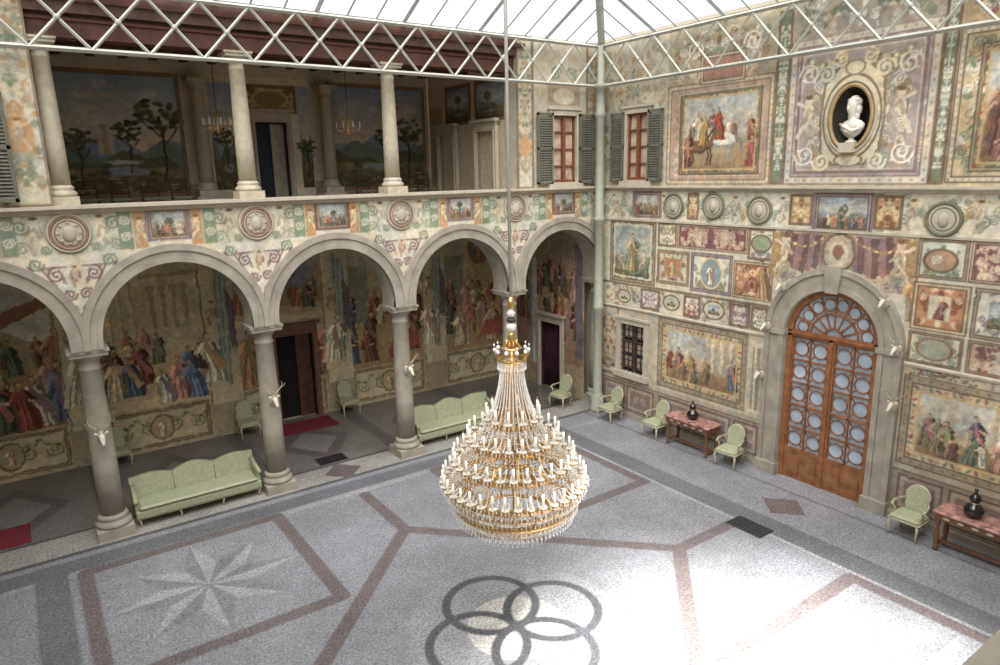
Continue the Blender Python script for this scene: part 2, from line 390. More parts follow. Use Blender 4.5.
def gridmesh(name,c,fn,hole=None,m=None):
    nu,nv=c.nu,c.nv; U=c.u0+np.arange(nu)*c.res; V=c.v0+np.arange(nv)*c.res
    UU,VV=np.meshgrid(U,V); P=np.stack(fn(UU,VV),-1).reshape(-1,3)
    idx=np.arange(nu*nv).reshape(nv,nu); q=np.stack([idx[:-1,:-1],idx[:-1,1:],idx[1:,1:],idx[1:,:-1]],-1)
    if hole is not None:
        uc=(UU[:-1,:-1]+UU[1:,1:])/2; vc=(VV[:-1,:-1]+VV[1:,1:])/2; q=q[~hole(uc,vc)]
    q=q.reshape(-1,4); used=np.zeros(nu*nv,bool); used[q.ravel()]=True; re=np.cumsum(used)-1
    P=P[used]; q=re[q]; C=c.linear().reshape(-1,3)[used]
    me=bpy.data.meshes.new(name); me.vertices.add(len(P)); me.vertices.foreach_set('co',P.astype(np.float32).ravel())
    me.loops.add(q.size); me.loops.foreach_set('vertex_index',q.astype(np.int32).ravel())
    me.polygons.add(len(q)); me.polygons.foreach_set('loop_start',np.arange(0,q.size,4,dtype=np.int32)); 
    me.update(calc_edges=True)
    ca=me.color_attributes.new('Col','FLOAT_COLOR','POINT'); ca.data.foreach_set('color',np.concatenate([C,np.ones((len(C),1))],1).astype(np.float32).ravel())
    me.materials.append(m or M_fresco); return place(me,name)
M_fresco=paint_mat('fresco_paint',.85,.1,nscale=40)

CREAM=(202,190,162); GRN=(112,126,100); MAR=(122,70,72); OCH=(180,130,78); PUR=(132,112,122); GRY=(156,148,128); PINK=(192,150,128); WHT=(218,208,186); BRN=(108,80,58)

# ================================================================== RIGHT (EAST) WALL  u=-y, v=z
c=Cv(-.24,12.4,0,ZT,.021,(184,171,144))
c.rect(-.3,0,12.4,1.25,(142,126,108)); c.rect(-.3,1.12,12.4,1.25,(168,154,130)); c.line([(-.3,1.12),(12.4,1.12)],.03,(96,84,72)); c.rect(-.3,0,12.4,.14,(112,102,90))
for a,b in [(.1,1.0),(1.1,2.2),(2.4,3.6),(3.7,4.9),(5.0,5.75),(9.2,10.1),(10.2,11.3),(11.4,12.3)]:
    c.rect(a,.24,b,1.04,(160,142,124)); c.frame(a,.24,b,1.04,.05,(104,78,72)); c.rect(a+.14,.38,b-.14,.9,(130,106,98)); scroll(c,(a+b)/2-.15,.64,.12,(184,170,144),.02); scroll(c,(a+b)/2+.15,.64,.12,(184,170,144),.02,-1,pi)
grot(c,-.2,1.25,.7,3.45,(180,168,142),[GRN,MAR,OCH],3,(.05,(150,140,120),BRN))
c.rect(.7,1.25,2.2,3.45,(176,162,136))
def painting(u0,v0,u1,v1,b,fr,seed,kind):
    c.rect(u0,v0,u1,v1,fr); c.frame(u0,v0,u1,v1,b*.5,dk(fr,.8),dk(fr,.45)); 
    grot_b=[(150,76,62),(186,142,84),(104,114,90)]
    n=int((u1-u0)/.16)
    for i in range(n):
        x=u0+b*.75+(u1-u0-1.5*b)*i/max(1,n-1)
        for y in (v0+b*.75,v1-b*.75): c.ell(x,y,.06,.03,grot_b[i%3],i*.9)
    n=int((v1-v0)/.16)
    for i in range(n):
        y=v0+b*.75+(v1-v0-1.5*b)*i/max(1,n-1)
        for x in (u0+b*.75,u1-b*.75): c.ell(x,y,.03,.06,grot_b[i%3],i*.9)
    a0,b0,a1,b1=u0+b,v0+b,u1-b,v1-b
    H=b1-b0;W=a1-a0
    c.grad(a0,b0,a1,b1,(170,142,106),(180,180,168)); c.weather(seed,.14,a0,b0,a1,b1,.6)
    if kind=='battle':
        c.grad(a0,b0,a1,b0+.35*H,(146,112,72),(182,154,110)); crowd(c,a0,a1,b0+.38*H,H*.42,1,seed,dens=2.6)
        horse(c,a0+.55*W,b0+.12*H,H*.55,(216,204,182),-1); figure(c,a0+.52*W,b0+.42*H,H*.42,(172,74,54),np.random.RandomState(5)); horse(c,a0+.25*W,b0+.08*H,H*.48,(122,84,54),1)
        figure(c,a0+.27*W,b0+.35*H,H*.4,(190,140,70),np.random.RandomState(6)); crowd(c,a0+.7*W,a1,b0+.03*H,H*.5,1,seed+4,dens=2.2); crowd(c,a0,a0+.2*W,b0+.03*H,H*.5,1,seed+5,dens=2.2)
    else:
        c.rect(a0+.62*W,b0+.3*H,a1,b1,(172,152,122)); 
        for k in range(3): c.rect(a0+(.66+.12*k)*W,b0+.35*H,a0+(.7+.12*k)*W,b1,(202,186,154))
        c.grad(a0,b0,a1,b0+.3*H,(124,92,62),(158,126,88)); crowd(c,a0,a1,b0+.05*H,H*.64,2,seed,dens=1.9); crowd(c,a0+.1*W,a0+.6*W,b0+.02*H,H*.45,1,seed+9,dens=1.3)
    c.fx(seed,a0,b0,a1,b1,warp=.035,cell=.2,chroma=.08,ridge=.1); c.frame(a0-.02,b0-.02,a1+.02,b1+.02,.045,(190,158,100))
painting(2.32,1.36,5.3,3.38,.3,(186,164,130),11,'crowd')
c.rect(5.3,1.25,5.86,3.45,(190,176,148)); c.rect(5.46,1.45,5.68,3.1,(146,132,110)); c.rect(5.52,1.45,5.58,3.1,(206,194,168)); c.rect(5.4,3.1,5.74,3.22,(206,194,168)); c.rect(5.4,1.36,5.74,1.46,(206,194,168))
painting(9.12,1.28,12.0,3.24,.32,(186,164,130),23,'crowd')
grot(c,9.0,3.24,12.4,3.5,(178,166,138),[GRN,MAR],71,None)
# --- middle register
c.rect(-.3,3.45,12.4,7.0,(200,189,162))
grot(c,-.2,3.45,5.9,4.2,(194,184,158),[GRN,(140,114,122),(170,110,80)],8,(.04,(150,138,114),BRN),2.2,False)
for u,v,r in [(2.75,3.85,.26),(4.2,3.85,.3),(.9,3.8,.24)]:
    c.ell(u,v,r*1.15,r*.85,(192,178,146)); c.ring(u,v,r*1.1,r*.8,.05,(108,92,62)); landscape(c,u-r*.6,v-r*.4,u+r*.6,v+r*.4,int(u*10),trees=1)
for a,b,col in [(1.6,2.3,(138,112,118)),(3.2,3.75,(150,92,78)),(4.7,5.3,(138,112,118)),(5.35,5.8,GRN)]:
    grot(c,a,3.55,b,4.12,col,[WHT,CREAM],int(a*9),(.03,CREAM,BRN))
c.rect(.3,4.25,2.1,6.1,(190,178,150)); c.frame(.3,4.25,2.1,6.1,.1,(144,130,98),(90,72,50)); landscape(c,.5,4.45,1.9,5.9,4,((190,184,160),(136,148,144)),(116,118,86),.35,1)
c.ell(1.2,5.2,.66,.7,(142,150,126),0,.35); figure(c,1.2,4.6,1.1,(176,150,100),np.random.RandomState(3)); putto(c,.75,4.6,.55,1); putto(c,1.65,4.7,.55,-1); c.fx(2,.45,4.4,1.95,5.95,warp=.03,cell=.2,chroma=.08)
grot(c,2.2,4.38,3.32,5.3,(198,186,156),[(146,96,60),GRN,MAR],12,(.06,(164,140,106),BRN)); c.rect(2.5,4.6,3.02,5.1,(184,122,78)); figure(c,2.76,4.64,.42,(216,184,130),np.random.RandomState(1))
grot(c,3.4,4.3,4.7,5.32,(206,196,172),[GRN,PUR],13,(.07,(140,126,132),(90,72,80))); c.ell(4.05,4.82,.34,.4,(124,138,142)); c.ring(4.05,4.82,.34,.4,.05,(196,174,124)); figure(c,4.05,4.52,.55,(204,190,162),np.random.RandomState(2))
grot(c,4.76,4.3,5.86,5.22,(182,118,78),[(222,192,142),(126,66,52)],14,(.06,(200,180,136),BRN))
grot(c,2.9,5.42,5.1,6.06,MAR,[(212,188,156),(186,148,124)],15,(.05,CREAM,BRN),2.,False)
grot(c,2.2,5.42,2.85,6.06,(208,198,174),[GRN,OCH],16,(.04,GRY,BRN)); grot(c,5.15,5.3,5.85,6.06,(208,198,174),[GRN,PUR],17,(.04,GRY,BRN)); c.ell(5.5,5.7,.27,.2,(140,146,106)); c.ring(5.5,5.7,.27,.2,.04,BRN)
# frieze band
grot(c,-.2,6.12,12.4,6.95,(204,195,170),[GRN,(128,142,116),(168,156,130)],18,None,1,False)
for i in range(52):
    u=.1+i*.24; scroll(c,u,6.4+.2*(i%2),.14,[GRN,(146,152,128),(176,136,82)][i%3],.025,1 if i%2 else -1,i)
for i in range(8): putto(c,[.4,2.35,3.4,4.7,6.0,8.9,10.1,11.9][i],6.22,.62,1 if i%2 else -1,(210,188,156))
for u0,v0,u1,v1,s in [(1.25,6.22,2.2,6.88,31),(6.84,6.1,8.06,6.9,32),(10.6,6.2,11.5,6.88,33)]:
    c.rect(u0-.08,v0-.05,u1+.08,v1+.05,(134,112,122)); landscape(c,u0+.05,v0+.05,u1-.05,v1-.05,s,((200,188,160),(146,152,150)),trees=1); crowd(c,u0+.1,u1-.1,v0+.08,.36,1,s); c.fx(s,u0,v0,u1,v1,warp=.02,cell=.12,ridge=.08); c.frame(u0,v0,u1,v1,.05,(202,182,142),(92,70,74))
for a,b in [(8.15,8.7),(6.2,6.75),(3.2,3.55)]: grot(c,a,6.2,b,6.88,(188,144,92),[(126,74,56),(222,202,154)],int(a*7),(.03,CREAM,BRN))
# drapery over the door with arms
grot(c,5.9,4.9,9.05,6.06,(188,170,138),[PUR,OCH,GRN],19,None,1.5,False)
for sg in (-1,1):
    for k in range(9):
        t=k/8; u=7.45+sg*(.22+1.2*t); c.poly([(u-.13,6.02),(u+.13,6.02),(u+.1+sg*.05,5.5-.25*sin(pi*t)),(u,5.42-.3*sin(pi*t)),(u-.12+sg*.05,5.5-.3*sin(pi*t))],dk((134,100,96),.8+.3*(k%2)))
    c.poly([(7.45+sg*1.35,6.0),(7.45+sg*1.62,6.0),(7.45+sg*1.7,5.0),(7.45+sg*1.5,4.9),(7.45+sg*1.38,5.3)],(160,126,78)); garland(c,7.45+sg*.3,7.45+sg*1.5,6.0,.28,(186,150,88),14,.04)
    putto(c,7.45+sg*1.3,5.05,.95,sg,(212,190,156)); figure(c,7.45+sg*1.78,4.35,.95,(182,138,94),np.random.RandomState(8+sg))
c.ell(7.45,5.62,.36,.42,(174,154,126)); c.ring(7.45,5.62,.36,.42,.06,(116,92,66)); c.ell(7.45,5.6,.22,.28,(196,180,146)); c.ell(7.45,5.64,.12,.16,(140,92,76)); c.fx(21,5.95,4.9,9.0,6.06,warp=.03,cell=.18,chroma=.08,ridge=.1)
# right of door
grot(c,9.1,5.28,10.0,6.06,(188,188,164),[GRN],41,(.05,GRY,BRN)); c.ell(9.52,5.64,.3,.22,(160,126,100)); c.ring(9.52,5.64,.3,.22,.05,BRN); scroll(c,9.45,5.64,.1,WHT,.02)
grot(c,10.05,5.28,11.2,6.06,MAR,[(208,184,154)],42,(.05,CREAM,BRN),2); grot(c,11.25,5.28,12.4,6.06,GRN,[WHT],43,(.05,CREAM,BRN))
grot(c,9.1,4.22,10.12,5.18,(186,124,84),[(222,196,146),(126,70,56)],44,(.07,(200,180,136),BRN)); c.rect(9.4,4.45,9.8,4.95,(202,188,156)); figure(c,9.6,4.46,.46,(146,84,72),np.random.RandomState(4))
grot(c,10.2,4.22,11.2,5.18,(206,196,172),[GRN,PUR],45,(.06,GRY,BRN)); landscape(c,10.45,4.45,10.95,4.95,46,trees=1); grot(c,11.25,4.22,12.4,5.18,(164,98,80),[WHT,OCH],47,(.06,CREAM,BRN))
grot(c,9.1,3.52,10.1,4.16,(196,190,164),[GRN],48,(.04,GRY,BRN)); c.ell(9.6,3.85,.32,.22,(146,148,122)); c.ring(9.6,3.85,.32,.22,.05,(132,96,74))
grot(c,10.2,3.52,12.4,4.16,(188,150,120),[MAR,CREAM],49,(.04,CREAM,BRN),2,False)
# --- upper register
c.rect(-.3,7.05,12.4,ZT,(176,162,130))
grot(c,-.2,7.1,2.4,ZT,(186,174,146),[GRN,OCH,(162,148,122)],50,None,1)
def strip(a,b,v0,v1,bg,seed): grot(c,a,v0,b,v1,bg,[WHT,(200,200,172)],seed,(.03,CREAM,BRN),2.5)
c.rect(2.4,7.1,5.6,9.65,(170,148,120)); c.frame(2.42,7.12,5.58,9.62,.1,(198,184,150),(122,94,70)); grot(c,2.55,7.25,5.45,9.5,(174,142,120),[(214,194,160),(130,108,88),(142,148,116)],51,None,2.6)
c.rect(2.8,7.32,5.32,9.4,(192,176,142)); c.frame(2.82,7.34,5.3,9.38,.06,(122,90,66))
painting(2.88,7.38,5.26,9.36,.1,(194,174,130),52,'battle')
grot(c,2.4,9.65,5.55,10.9,(170,156,124),[WHT,GRN,(144,108,78)],53,None,2)
c.rect(3.5,9.62,4.72,10.22,(166,118,98)); c.frame(3.45,9.58,4.77,10.26,.08,(202,188,156),(112,84,62)); putto(c,3.1,9.62,.9,1); putto(c,5.1,9.62,.9,-1); scroll(c,3.25,10.4,.25,WHT,.05); scroll(c,4.95,10.4,.25,WHT,.05,-1,pi)
strip(5.62,5.95,7.12,10.9,(108,118,92),54)
grot(c,5.98,7.12,9.1,10.2,(160,140,136),[WHT,CREAM,(200,186,158)],55,(.16,(200,188,160),(126,100,96)),1.3)
c.rect(6.2,7.34,8.88,9.95,(194,180,154)); c.frame(6.2,7.34,8.88,9.95,.07,(130,102,98)); grot(c,6.3,7.44,8.78,9.85,(160,142,130),[WHT,(146,122,86),(212,200,174),(128,134,104)],56,None,2.4)
# scrolled cartouche round the niche
CT=(206,192,156); CD=(116,94,66)
c.poly([(6.8,7.75),(7.1,7.5),(7.82,7.5),(8.12,7.75),(8.18,8.5),(8.12,9.25),(7.8,9.6),(7.12,9.6),(6.8,9.25),(6.74,8.5)],CD,.7); c.poly([(6.86,7.8),(7.14,7.56),(7.78,7.56),(8.06,7.8),(8.12,8.5),(8.06,9.2),(7.76,9.54),(7.16,9.54),(6.86,9.2),(6.8,8.5)],CT)
for sg in (-1,1):
    scroll(c,7.46+sg*.62,9.42,.2,CT,.07,sg,0 if sg>0 else pi); scroll(c,7.46+sg*.6,7.6,.2,CT,.07,-sg,0 if sg>0 else pi); scroll(c,7.46+sg*.3,9.68,.16,CT,.06,-sg,pi/2)
    scroll(c,7.5+sg*1.05,9.45,.24,WHT,.045,sg,0 if sg>0 else pi); scroll(c,7.5+sg*1.05,7.75,.24,WHT,.045,-sg,0 if sg>0 else pi); putto(c,7.46+sg*.98,8.1,.95,sg,(212,192,160)); garland(c,7.5+sg*.3,7.5+sg*1.1,9.78,.16,(180,164,120),10,.05)
c.ring(7.46,8.5,.62,.86,.05,CD); c.ell(7.46,7.62,.3,.12,CT); c.ring(7.46,7.62,.3,.12,.03,CD); c.ell(7.46,9.5,.22,.16,CT); c.ring(7.46,9.5,.2,.14,.03,CD)
grot(c,5.98,10.2,9.1,ZT,(166,150,132),[WHT,GRN],57,None,1.4)
strip(9.12,9.38,7.12,10.9,(106,116,90),58)
c.rect(9.4,7.1,12.4,ZT,(186,166,124)); grot(c,9.42,7.15,11.9,9.9,(190,166,122),[WHT,(142,100,70),GRN],59,(.1,(202,188,156),BRN),1.8)
painting(9.8,7.35,11.6,9.6,.14,(196,172,124),60,'crowd')
grot(c,9.42,9.95,12.4,ZT,(178,150,106),[WHT,GRN,MAR],61,None,1.6)
c.fade(.2,.1); c.fx(99,warp=.01,cell=.3,chroma=.055,ridge=.1); c.weather(5,.14)
DC=7.46; DR=1.09; ZS=3.68; DU0,DU1=DC-DR,DC+DR
NU,NZ,NRX,NRY=7.46,8.5,.42,.62
def hole(u,v):
    h=(abs(u-DC)<DR+.05)&(v<ZS); h|=((u-DC)**2+(v-ZS)**2<(DR+.05)**2)
    h|=(abs(u-1.32)<.43)&(v>7.22)&(v<9.1); h|=(abs(u-1.3)<.52)&(v>1.45)&(v<3.0)
    h|=(((u-NU)/NRX)**2+((v-NZ)/NRY)**2<1); return h
gridmesh('wall_east',c,lambda U,V:(U*0,-U,V),hole)

b=MB().use(M_stone2)
b.prism([(0,6.93),(-.06,6.95),(-.1,7.0),(-.16,7.02),(-.16,7.07),(0,7.07)],lambda a,z,d:(a,d,z),.2,-14.9)
b.prism([(0,6.07),(-.03,6.07),(-.03,6.12),(0,6.12)],lambda a,z,d:(a,d,z),.2,-14.9)
b.prism([(0,3.42),(-.03,3.42),(-.04,3.47),(0,3.5)],lambda a,z,d:(a,d,z),.2,-5.85)
b.prism([(0,3.42),(-.03,3.42),(-.04,3.47),(0,3.5)],lambda a,z,d:(a,d,z),-9.06,-14.9)
b.build('trim_east_ledge')
b=MB().use(M_stone); b.box(-.035,-5.84,0,0,.2,.16); b.box(-.035,-14.9,0,0,-9.06,.16); b.build('baseboard_east')

# ------------------------------------------------------------------ great door
b=MB().use(M_stone)
def arc(cx,cz,r,a0,a1,n=32): return [(cx+r*cos(a0+(a1-a0)*i/n),cz+r*sin(a0+(a1-a0)*i/n)) for i in range(n+1)]
for r0,r1,d in [(DR,DR+.5,-.1),(DR+.02,DR+.14,-.14),(DR+.4,DR+.52,-.15)]:
    A=[(DC+r0,0)]+arc(DC,ZS,r0,0,pi)+[(DC-r0,0)]; B=[(DC+r1,0)]+arc(DC,ZS,r1,0,pi)+[(DC-r1,0)]
    b.strip(A,B,YZ,.14 if r0==DR else 0,d)
for sg in (-1,1): b.box(-.17,-DC+DR-.02 if sg>0 else -DC-DR-.54,ZS-.08,0,-DC+DR+.54 if sg>0 else -DC-DR+.02,ZS+.03); b.box(-.2,-DC+DR-.02 if sg>0 else -DC-DR-.54,0,0,-DC+DR+.54 if sg>0 else -DC-DR+.02,.3)
b.prism([(DC-.14,ZS+DR-.03),(DC+.14,ZS+DR-.03),(DC+.2,ZS+DR+.58),(DC-.2,ZS+DR+.58)],YZ,0,-.2)
b.build('trim_door_surround')
b=MB().use(M_pane)
b.prism([(DC+DR-.02,.1)]+arc(DC,ZS,DR-.02,0,pi)+[(DC-DR+.02,.1)],YZ,.13,.11)
b.use(M_wood)
A=[(DC+DR-.12,0)]+arc(DC,ZS,DR-.12,0,pi)+[(DC-DR+.12,0)]; B=[(DC+DR,0)]+arc(DC,ZS,DR,0,pi)+[(DC-DR,0)]; b.strip(A,B,YZ,.13,.0)
b.box(.0,-DU1+.02,ZS-.09,.12,-DU0-.02,ZS+.05); b.box(-.03,-DU1+.05,ZS-.03,.1,-DU0-.05,ZS+.01)
for r in (.2,.55):
    b.strip(arc(DC,ZS,r,0,pi),arc(DC,ZS,r+.035,0,pi),YZ,.12,.06)
for k in range(1,8):
    a=pi*k/8; n=(-sin(a)*.015,cos(a)*.015); p0=(DC+.22*cos(a),ZS+.22*sin(a)); p1=(DC+1.0*cos(a),ZS+1.0*sin(a))
    b.prism([(p0[0]+n[0],p0[1]+n[1]),(p1[0]+n[0],p1[1]+n[1]),(p1[0]-n[0],p1[1]-n[1]),(p0[0]-n[0],p0[1]-n[1])],YZ,.12,.07)
for k in range(8):
    a=pi*(k+.5)/8; b.strip(arc(DC+.77*cos(a),ZS+.77*sin(a),.125,0,2*pi,14),arc(DC+.77*cos(a),ZS+.77*sin(a),.145,0,2*pi,14),YZ,.12,.08)
b.box(.0,-DC-.045,0,.12,-DC+.045,ZS)
for sg in (-1,1):
    u0,u1=(DC+.045,DU1-.1) if sg>0 else (DU0+.1,DC-.045); um=(u0+u1)/2
    b.box(.05,-um-.016,.7,.12,-um+.016,ZS); b.box(.04,-u1-.0,0,.12,-u1+.05,ZS); b.box(.04,-u0-.05,0,.12,-u0,ZS)
    b.box(.03,-u1,0,.12,-u0,.75); b.box(.01,-u1+.08,.12,.06,-um-.05,.62); b.box(.01,-um+.05,.12,.06,-u0-.08,.62)
    for k in range(6):
        z=.75+(ZS-.1-.75)*k/5; hh=.03 if k in (0,5,2) else .015; b.box(.05,-u1,z-hh,.12,-u0,z+hh)
    cw=(u1-u0)/2
    for ci in range(2):
        for k in range(5):
            zc=.75+(ZS-.85)*(k+.5)/5; uc=u0+cw*(ci+.5)
            b.strip(arc(uc,zc,.165,0,2*pi,20),arc(uc,zc,.185,0,2*pi,20),YZ,.12,.07)
            for q in range(4):
                a=pi/4+q*pi/2; p0=(uc+.18*cos(a),zc+.18*sin(a)); p1=(uc+.32*cos(a),zc+.32*sin(a)); n=(-sin(a)*.01,cos(a)*.01)
                b.prism([(p0[0]+n[0],p0[1]+n[1]),(p1[0]+n[0],p1[1]+n[1]),(p1[0]-n[0],p1[1]-n[1]),(p0[0]-n[0],p0[1]-n[1])],YZ,.12,.08)
b.build('door_1')

# ------------------------------------------------------------------ windows
def window(name,w,h,loc,rot,grille=False,shutters=True,nrow=4):
    b=MB().use(M_panew if not grille else M_dark); b.box(-w/2,.1,0,w/2,.12,h)
    b.use(M_stone2); t=.13
    b.box(-w/2-t,-.06,-t,-w/2+.02,.12,h+t); b.box(w/2-.02,-.06,-t,w/2+t,.12,h+t); b.box(-w/2,-.06,h-.02,w/2,.12,h+t); b.box(-w/2-t-.06,-.12,-t-.05,w/2+t+.06,.12,.0); b.box(-w/2-t-.05,-.1,h+t,w/2+t+.05,.02,h+t+.07)
    if grille:
        b.use(M_grate)
        for i in range(1,6): b.box(-w/2+w*i/6-.012,-.0,0,-w/2+w*i/6+.012,.024,h)
        for i in range(1,8): b.box(-w/2,-.0,h*i/8-.012,w/2,.024,h*i/8+.012)
        b.use(M_brownstone); b.box(-.04,.05,0,.04,.1,h); b.box(-w/2,.05,h*.6,w/2,.1,h*.6+.06); b.box(-w/2,.05,0,-w/2+.06,.1,h); b.box(w/2-.06,.05,0,w/2,.1,h)
        b.use(M_panew)
        for i in range(2):
            for k in range(3): b.box(-w/2+.1+i*w*.48,.08,.12+k*.48,-w/2+.1+i*w*.48+.3,.095,.12+k*.48+.36)
    else:
        b.use(mat('window_red_wood',(118,74,54),.5))
        b.box(-w/2,.02,0,-w/2+.07,.1,h); b.box(w/2-.07,.02,0,w/2,.1,h); b.box(-w/2,.02,0,w/2,.1,.09); b.box(-w/2,.02,h-.08,w/2,.1,h); b.box(-.05,.0,0,.05,.1,h)
        for i in range(1,nrow): b.box(-w/2,.04,h*i/nrow-.02,w/2,.1,h*i/nrow+.02)
    if shutters:
        b.use(M_shut); sw=w*.62
        for sg in (-1,1):
            x0=sg*(w/2+.05); x1=sg*(w/2+.05+sw); a,c_=min(x0,x1),max(x0,x1)
            b.box(a,-.12,-.03,a+.06,-.07,h+.03); b.box(c_-.06,-.12,-.03,c_,-.07,h+.03)
            for z in (-.03,h/2-.03,h-.04): b.box(a,-.12,z,c_,-.07,z+.07)
            n=int(h/.07)
            for i in range(n):
                z=.04+(h-.1)*i/n; b.add([(a+.06,-.12,z),(c_-.06,-.12,z),(c_-.06,-.075,z+.05),(a+.06,-.075,z+.05)],[(0,1,2,3)])
    return b.build(name,loc,rot)
window('window_1',.84,1.86,(0,-1.32,7.23),-pi/2)
window('window_2',1.02,1.52,(0,-1.3,1.47),-pi/2,grille=True,shutters=False)
window('window_3',.9,1.9,(-1.4,YF,7.2),0)
window('window_4',.9,1.9,(-15.72,YF,7.2),0)

# ------------------------------------------------------------------ niche + bust
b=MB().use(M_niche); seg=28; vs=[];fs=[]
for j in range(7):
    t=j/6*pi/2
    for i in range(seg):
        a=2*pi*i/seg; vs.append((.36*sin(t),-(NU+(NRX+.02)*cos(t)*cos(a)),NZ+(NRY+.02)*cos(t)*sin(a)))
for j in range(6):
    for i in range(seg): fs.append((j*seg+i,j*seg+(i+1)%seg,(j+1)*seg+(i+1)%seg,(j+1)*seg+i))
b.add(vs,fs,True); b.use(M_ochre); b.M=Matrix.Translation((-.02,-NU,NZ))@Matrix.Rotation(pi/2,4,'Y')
b.torus(NRY+.03,.045,0,seg=36,ry=NRX+.03); b.use(M_stone2); b.torus(NRY+.11,.025,0,seg=36,ry=NRX+.11); b.M=Matrix.Identity(4)
b.use(M_stone2); b.box(-.14,-NU-.16,NZ-NRY-.1,.2,-NU+.16,NZ-NRY+.1)
b.build('trim_oval_niche')
b=MB().use(M_marble)
b.loft([(0,0,0,.12,.12),(0,0,.03,.12,.12),(0,0,.05,.06,.06),(0,0,.1,.06,.06),(0,0,.12,.1,.09)],20)
b.loft([(0,0,.1,.1,.07),(0,0,.16,.22,.1),(0,-.01,.26,.31,.15),(0,0,.34,.32,.14),(0,0,.4,.24,.11),(0,0,.44,.1,.09),(0,-.01,.49,.08,.085),(0,-.02,.54,.09,.095),(0,-.02,.62,.125,.13),(0,-.01,.7,.135,.145),(0,0,.77,.13,.14),(0,0,.83,.09,.1),(0,0,.86,.02,.02)],24)
b.loft([(0,-.13,.6,.035,.03),(0,-.16,.62,.028,.035),(0,-.15,.68,.018,.03),(0,-.13,.72,.01,.02)],10)
for sg in (-1,1):
    b.ell(sg*.13,0,.65,.018,.03,.04); b.ell(sg*.045,-.135,.685,.02,.015,.012); b.ell(sg*.1,.03,.76,.07,.09,.08); b.ell(sg*.11,.04,.62,.06,.08,.11); b.ell(sg*.1,.02,.5,.05,.06,.08)
    for k in range(4): b.ell(sg*(.03+.03*k),-.09+.02*k,.79+.005*k,.04,.04,.035,8,5)
b.ell(0,-.135,.575,.035,.018,.012); b.ell(0,.02,.83,.1,.11,.06)
b.tube([(-.26,-.1,.36),(-.05,-.17,.3),(.15,-.15,.21),(.28,-.05,.27)],[.03,.04,.04,.02],8); b.tube([(-.2,-.1,.26),(-.02,-.17,.22),(.15,-.12,.17)],[.02,.03,.02],8)
o=b.build('marble_bust',(.08,-NU,NZ-NRY+.103),-pi/2-.35); o.scale=(1.0,.9,1.08)

# ================================================================== ARCADE WALL
c=Cv(-17.4,0.0,4.0,7.0,.023,(202,191,166))
cols=COLX+[.378]
V1=(118,82,90)
for i,x in enumerate(cols):
    c.rect(x-.9,4.2,x+.9,6.2,(204,194,170))
    c.line([(x,4.9),(x-.55,5.9),(x+.55,5.9),(x,4.9)],.03,V1)
    for sg in (-1,1):
        scroll(c,x+sg*.14,5.35,.12,V1,.03,sg); scroll(c,x+sg*.32,5.75,.15,V1,.03,-sg,pi/2); scroll(c,x+sg*.62,5.98,.13,GRN,.03,sg); c.ell(x+sg*.1,5.1,.09,.03,V1,sg*.8)
        scroll(c,x+sg*.5,5.55,.09,V1,.025,sg,2); scroll(c,x+sg*.15,5.62,.07,V1,.02,-sg,1)
        for k in range(7): c.ell(x+sg*(.12+.1*k),5.0+.15*k,.07,.03,V1,sg*.9)
    c.poly([(x-.16,5.55),(x+.16,5.55),(x+.2,5.85),(x,5.98),(x-.2,5.85)],(200,188,160)); c.ell(x,5.72,.1,.13,(146,108,102)); putto(c,x,5.5,.42,1)
    c.rect(x-.75,6.14,x+.75,6.98,(190,186,160))
    for sg in (-1,1):
        putto(c,x+sg*.55,6.18,.72,-sg,(214,196,166)); scroll(c,x+sg*.78,6.7,.15,GRN,.03,sg); scroll(c,x+sg*.8,6.3,.13,(138,148,122),.03,-sg); scroll(c,x+sg*.42,6.25,.09,GRN,.025,sg)
        c.rect(x+sg*.98-.13,6.16,x+sg*.98+.13,6.96,(122,138,108)); scroll(c,x+sg*.98,6.4,.1,WHT,.025); scroll(c,x+sg*.98,6.75,.1,WHT,.025,-1)
        c.rect(x+sg*1.25-.12,6.16,x+sg*1.25+.12,6.96,(188,138,88)); putto(c,x+sg*1.25,6.25,.55,sg,(224,200,154))
    c.ell(x,6.55,.42,.4,(180,168,142))
for i in range(len(cols)-1):
    m=(cols[i]+cols[i+1])/2
    c.rect(m-.44,6.28,m+.44,6.98,(116,76,78) if i%2==0 else (134,118,132)); landscape(c,m-.34,6.36,m+.34,6.9,70+i,((200,188,160),(146,152,150)),trees=1); crowd(c,m-.3,m+.3,6.38,.3,1,80+i); c.fx(i,m-.34,6.36,m+.34,6.9,warp=.02,cell=.12,ridge=.08); c.frame(m-.37,6.33,m+.37,6.93,.04,(204,190,158),(120,92,68))
c.line([(-17.4,6.97),(0,6.97)],.06,(150,140,120)); c.fade(.18,.08); c.fx(55,warp=.01,cell=.25,chroma=.05,ridge=.1); c.weather(12,.11)
R1=1.5; CZ=4.33
def hole(u,v):
    h=v<CZ+.0
    for i in range(5):
        m=(cols[i]+cols[i+1])/2; h|=((u-m)**2+(v-CZ)**2<1.72**2)
    return h
gridmesh('wall_north_arcade_fresco',c,lambda U,V:(U,U*0+YF,V),hole)
b=MB().use(M_plaster)
poly=[(XL-.4,7.0),(XL-.4,HC)]
for i in range(5):
    m=(cols[i]+cols[i+1])/2; pts=arc(m,CZ,R1+.02,pi,0,40); poly+= [(m-R1-.02,HC)]+pts+[(m+R1+.02,HC)]
poly+=[(.6,HC),(.6,7.0)]
b.prism(poly,XZ,YF+.01,.93)
b.build('wall_north_arcade')
b=MB().use(M_stone)
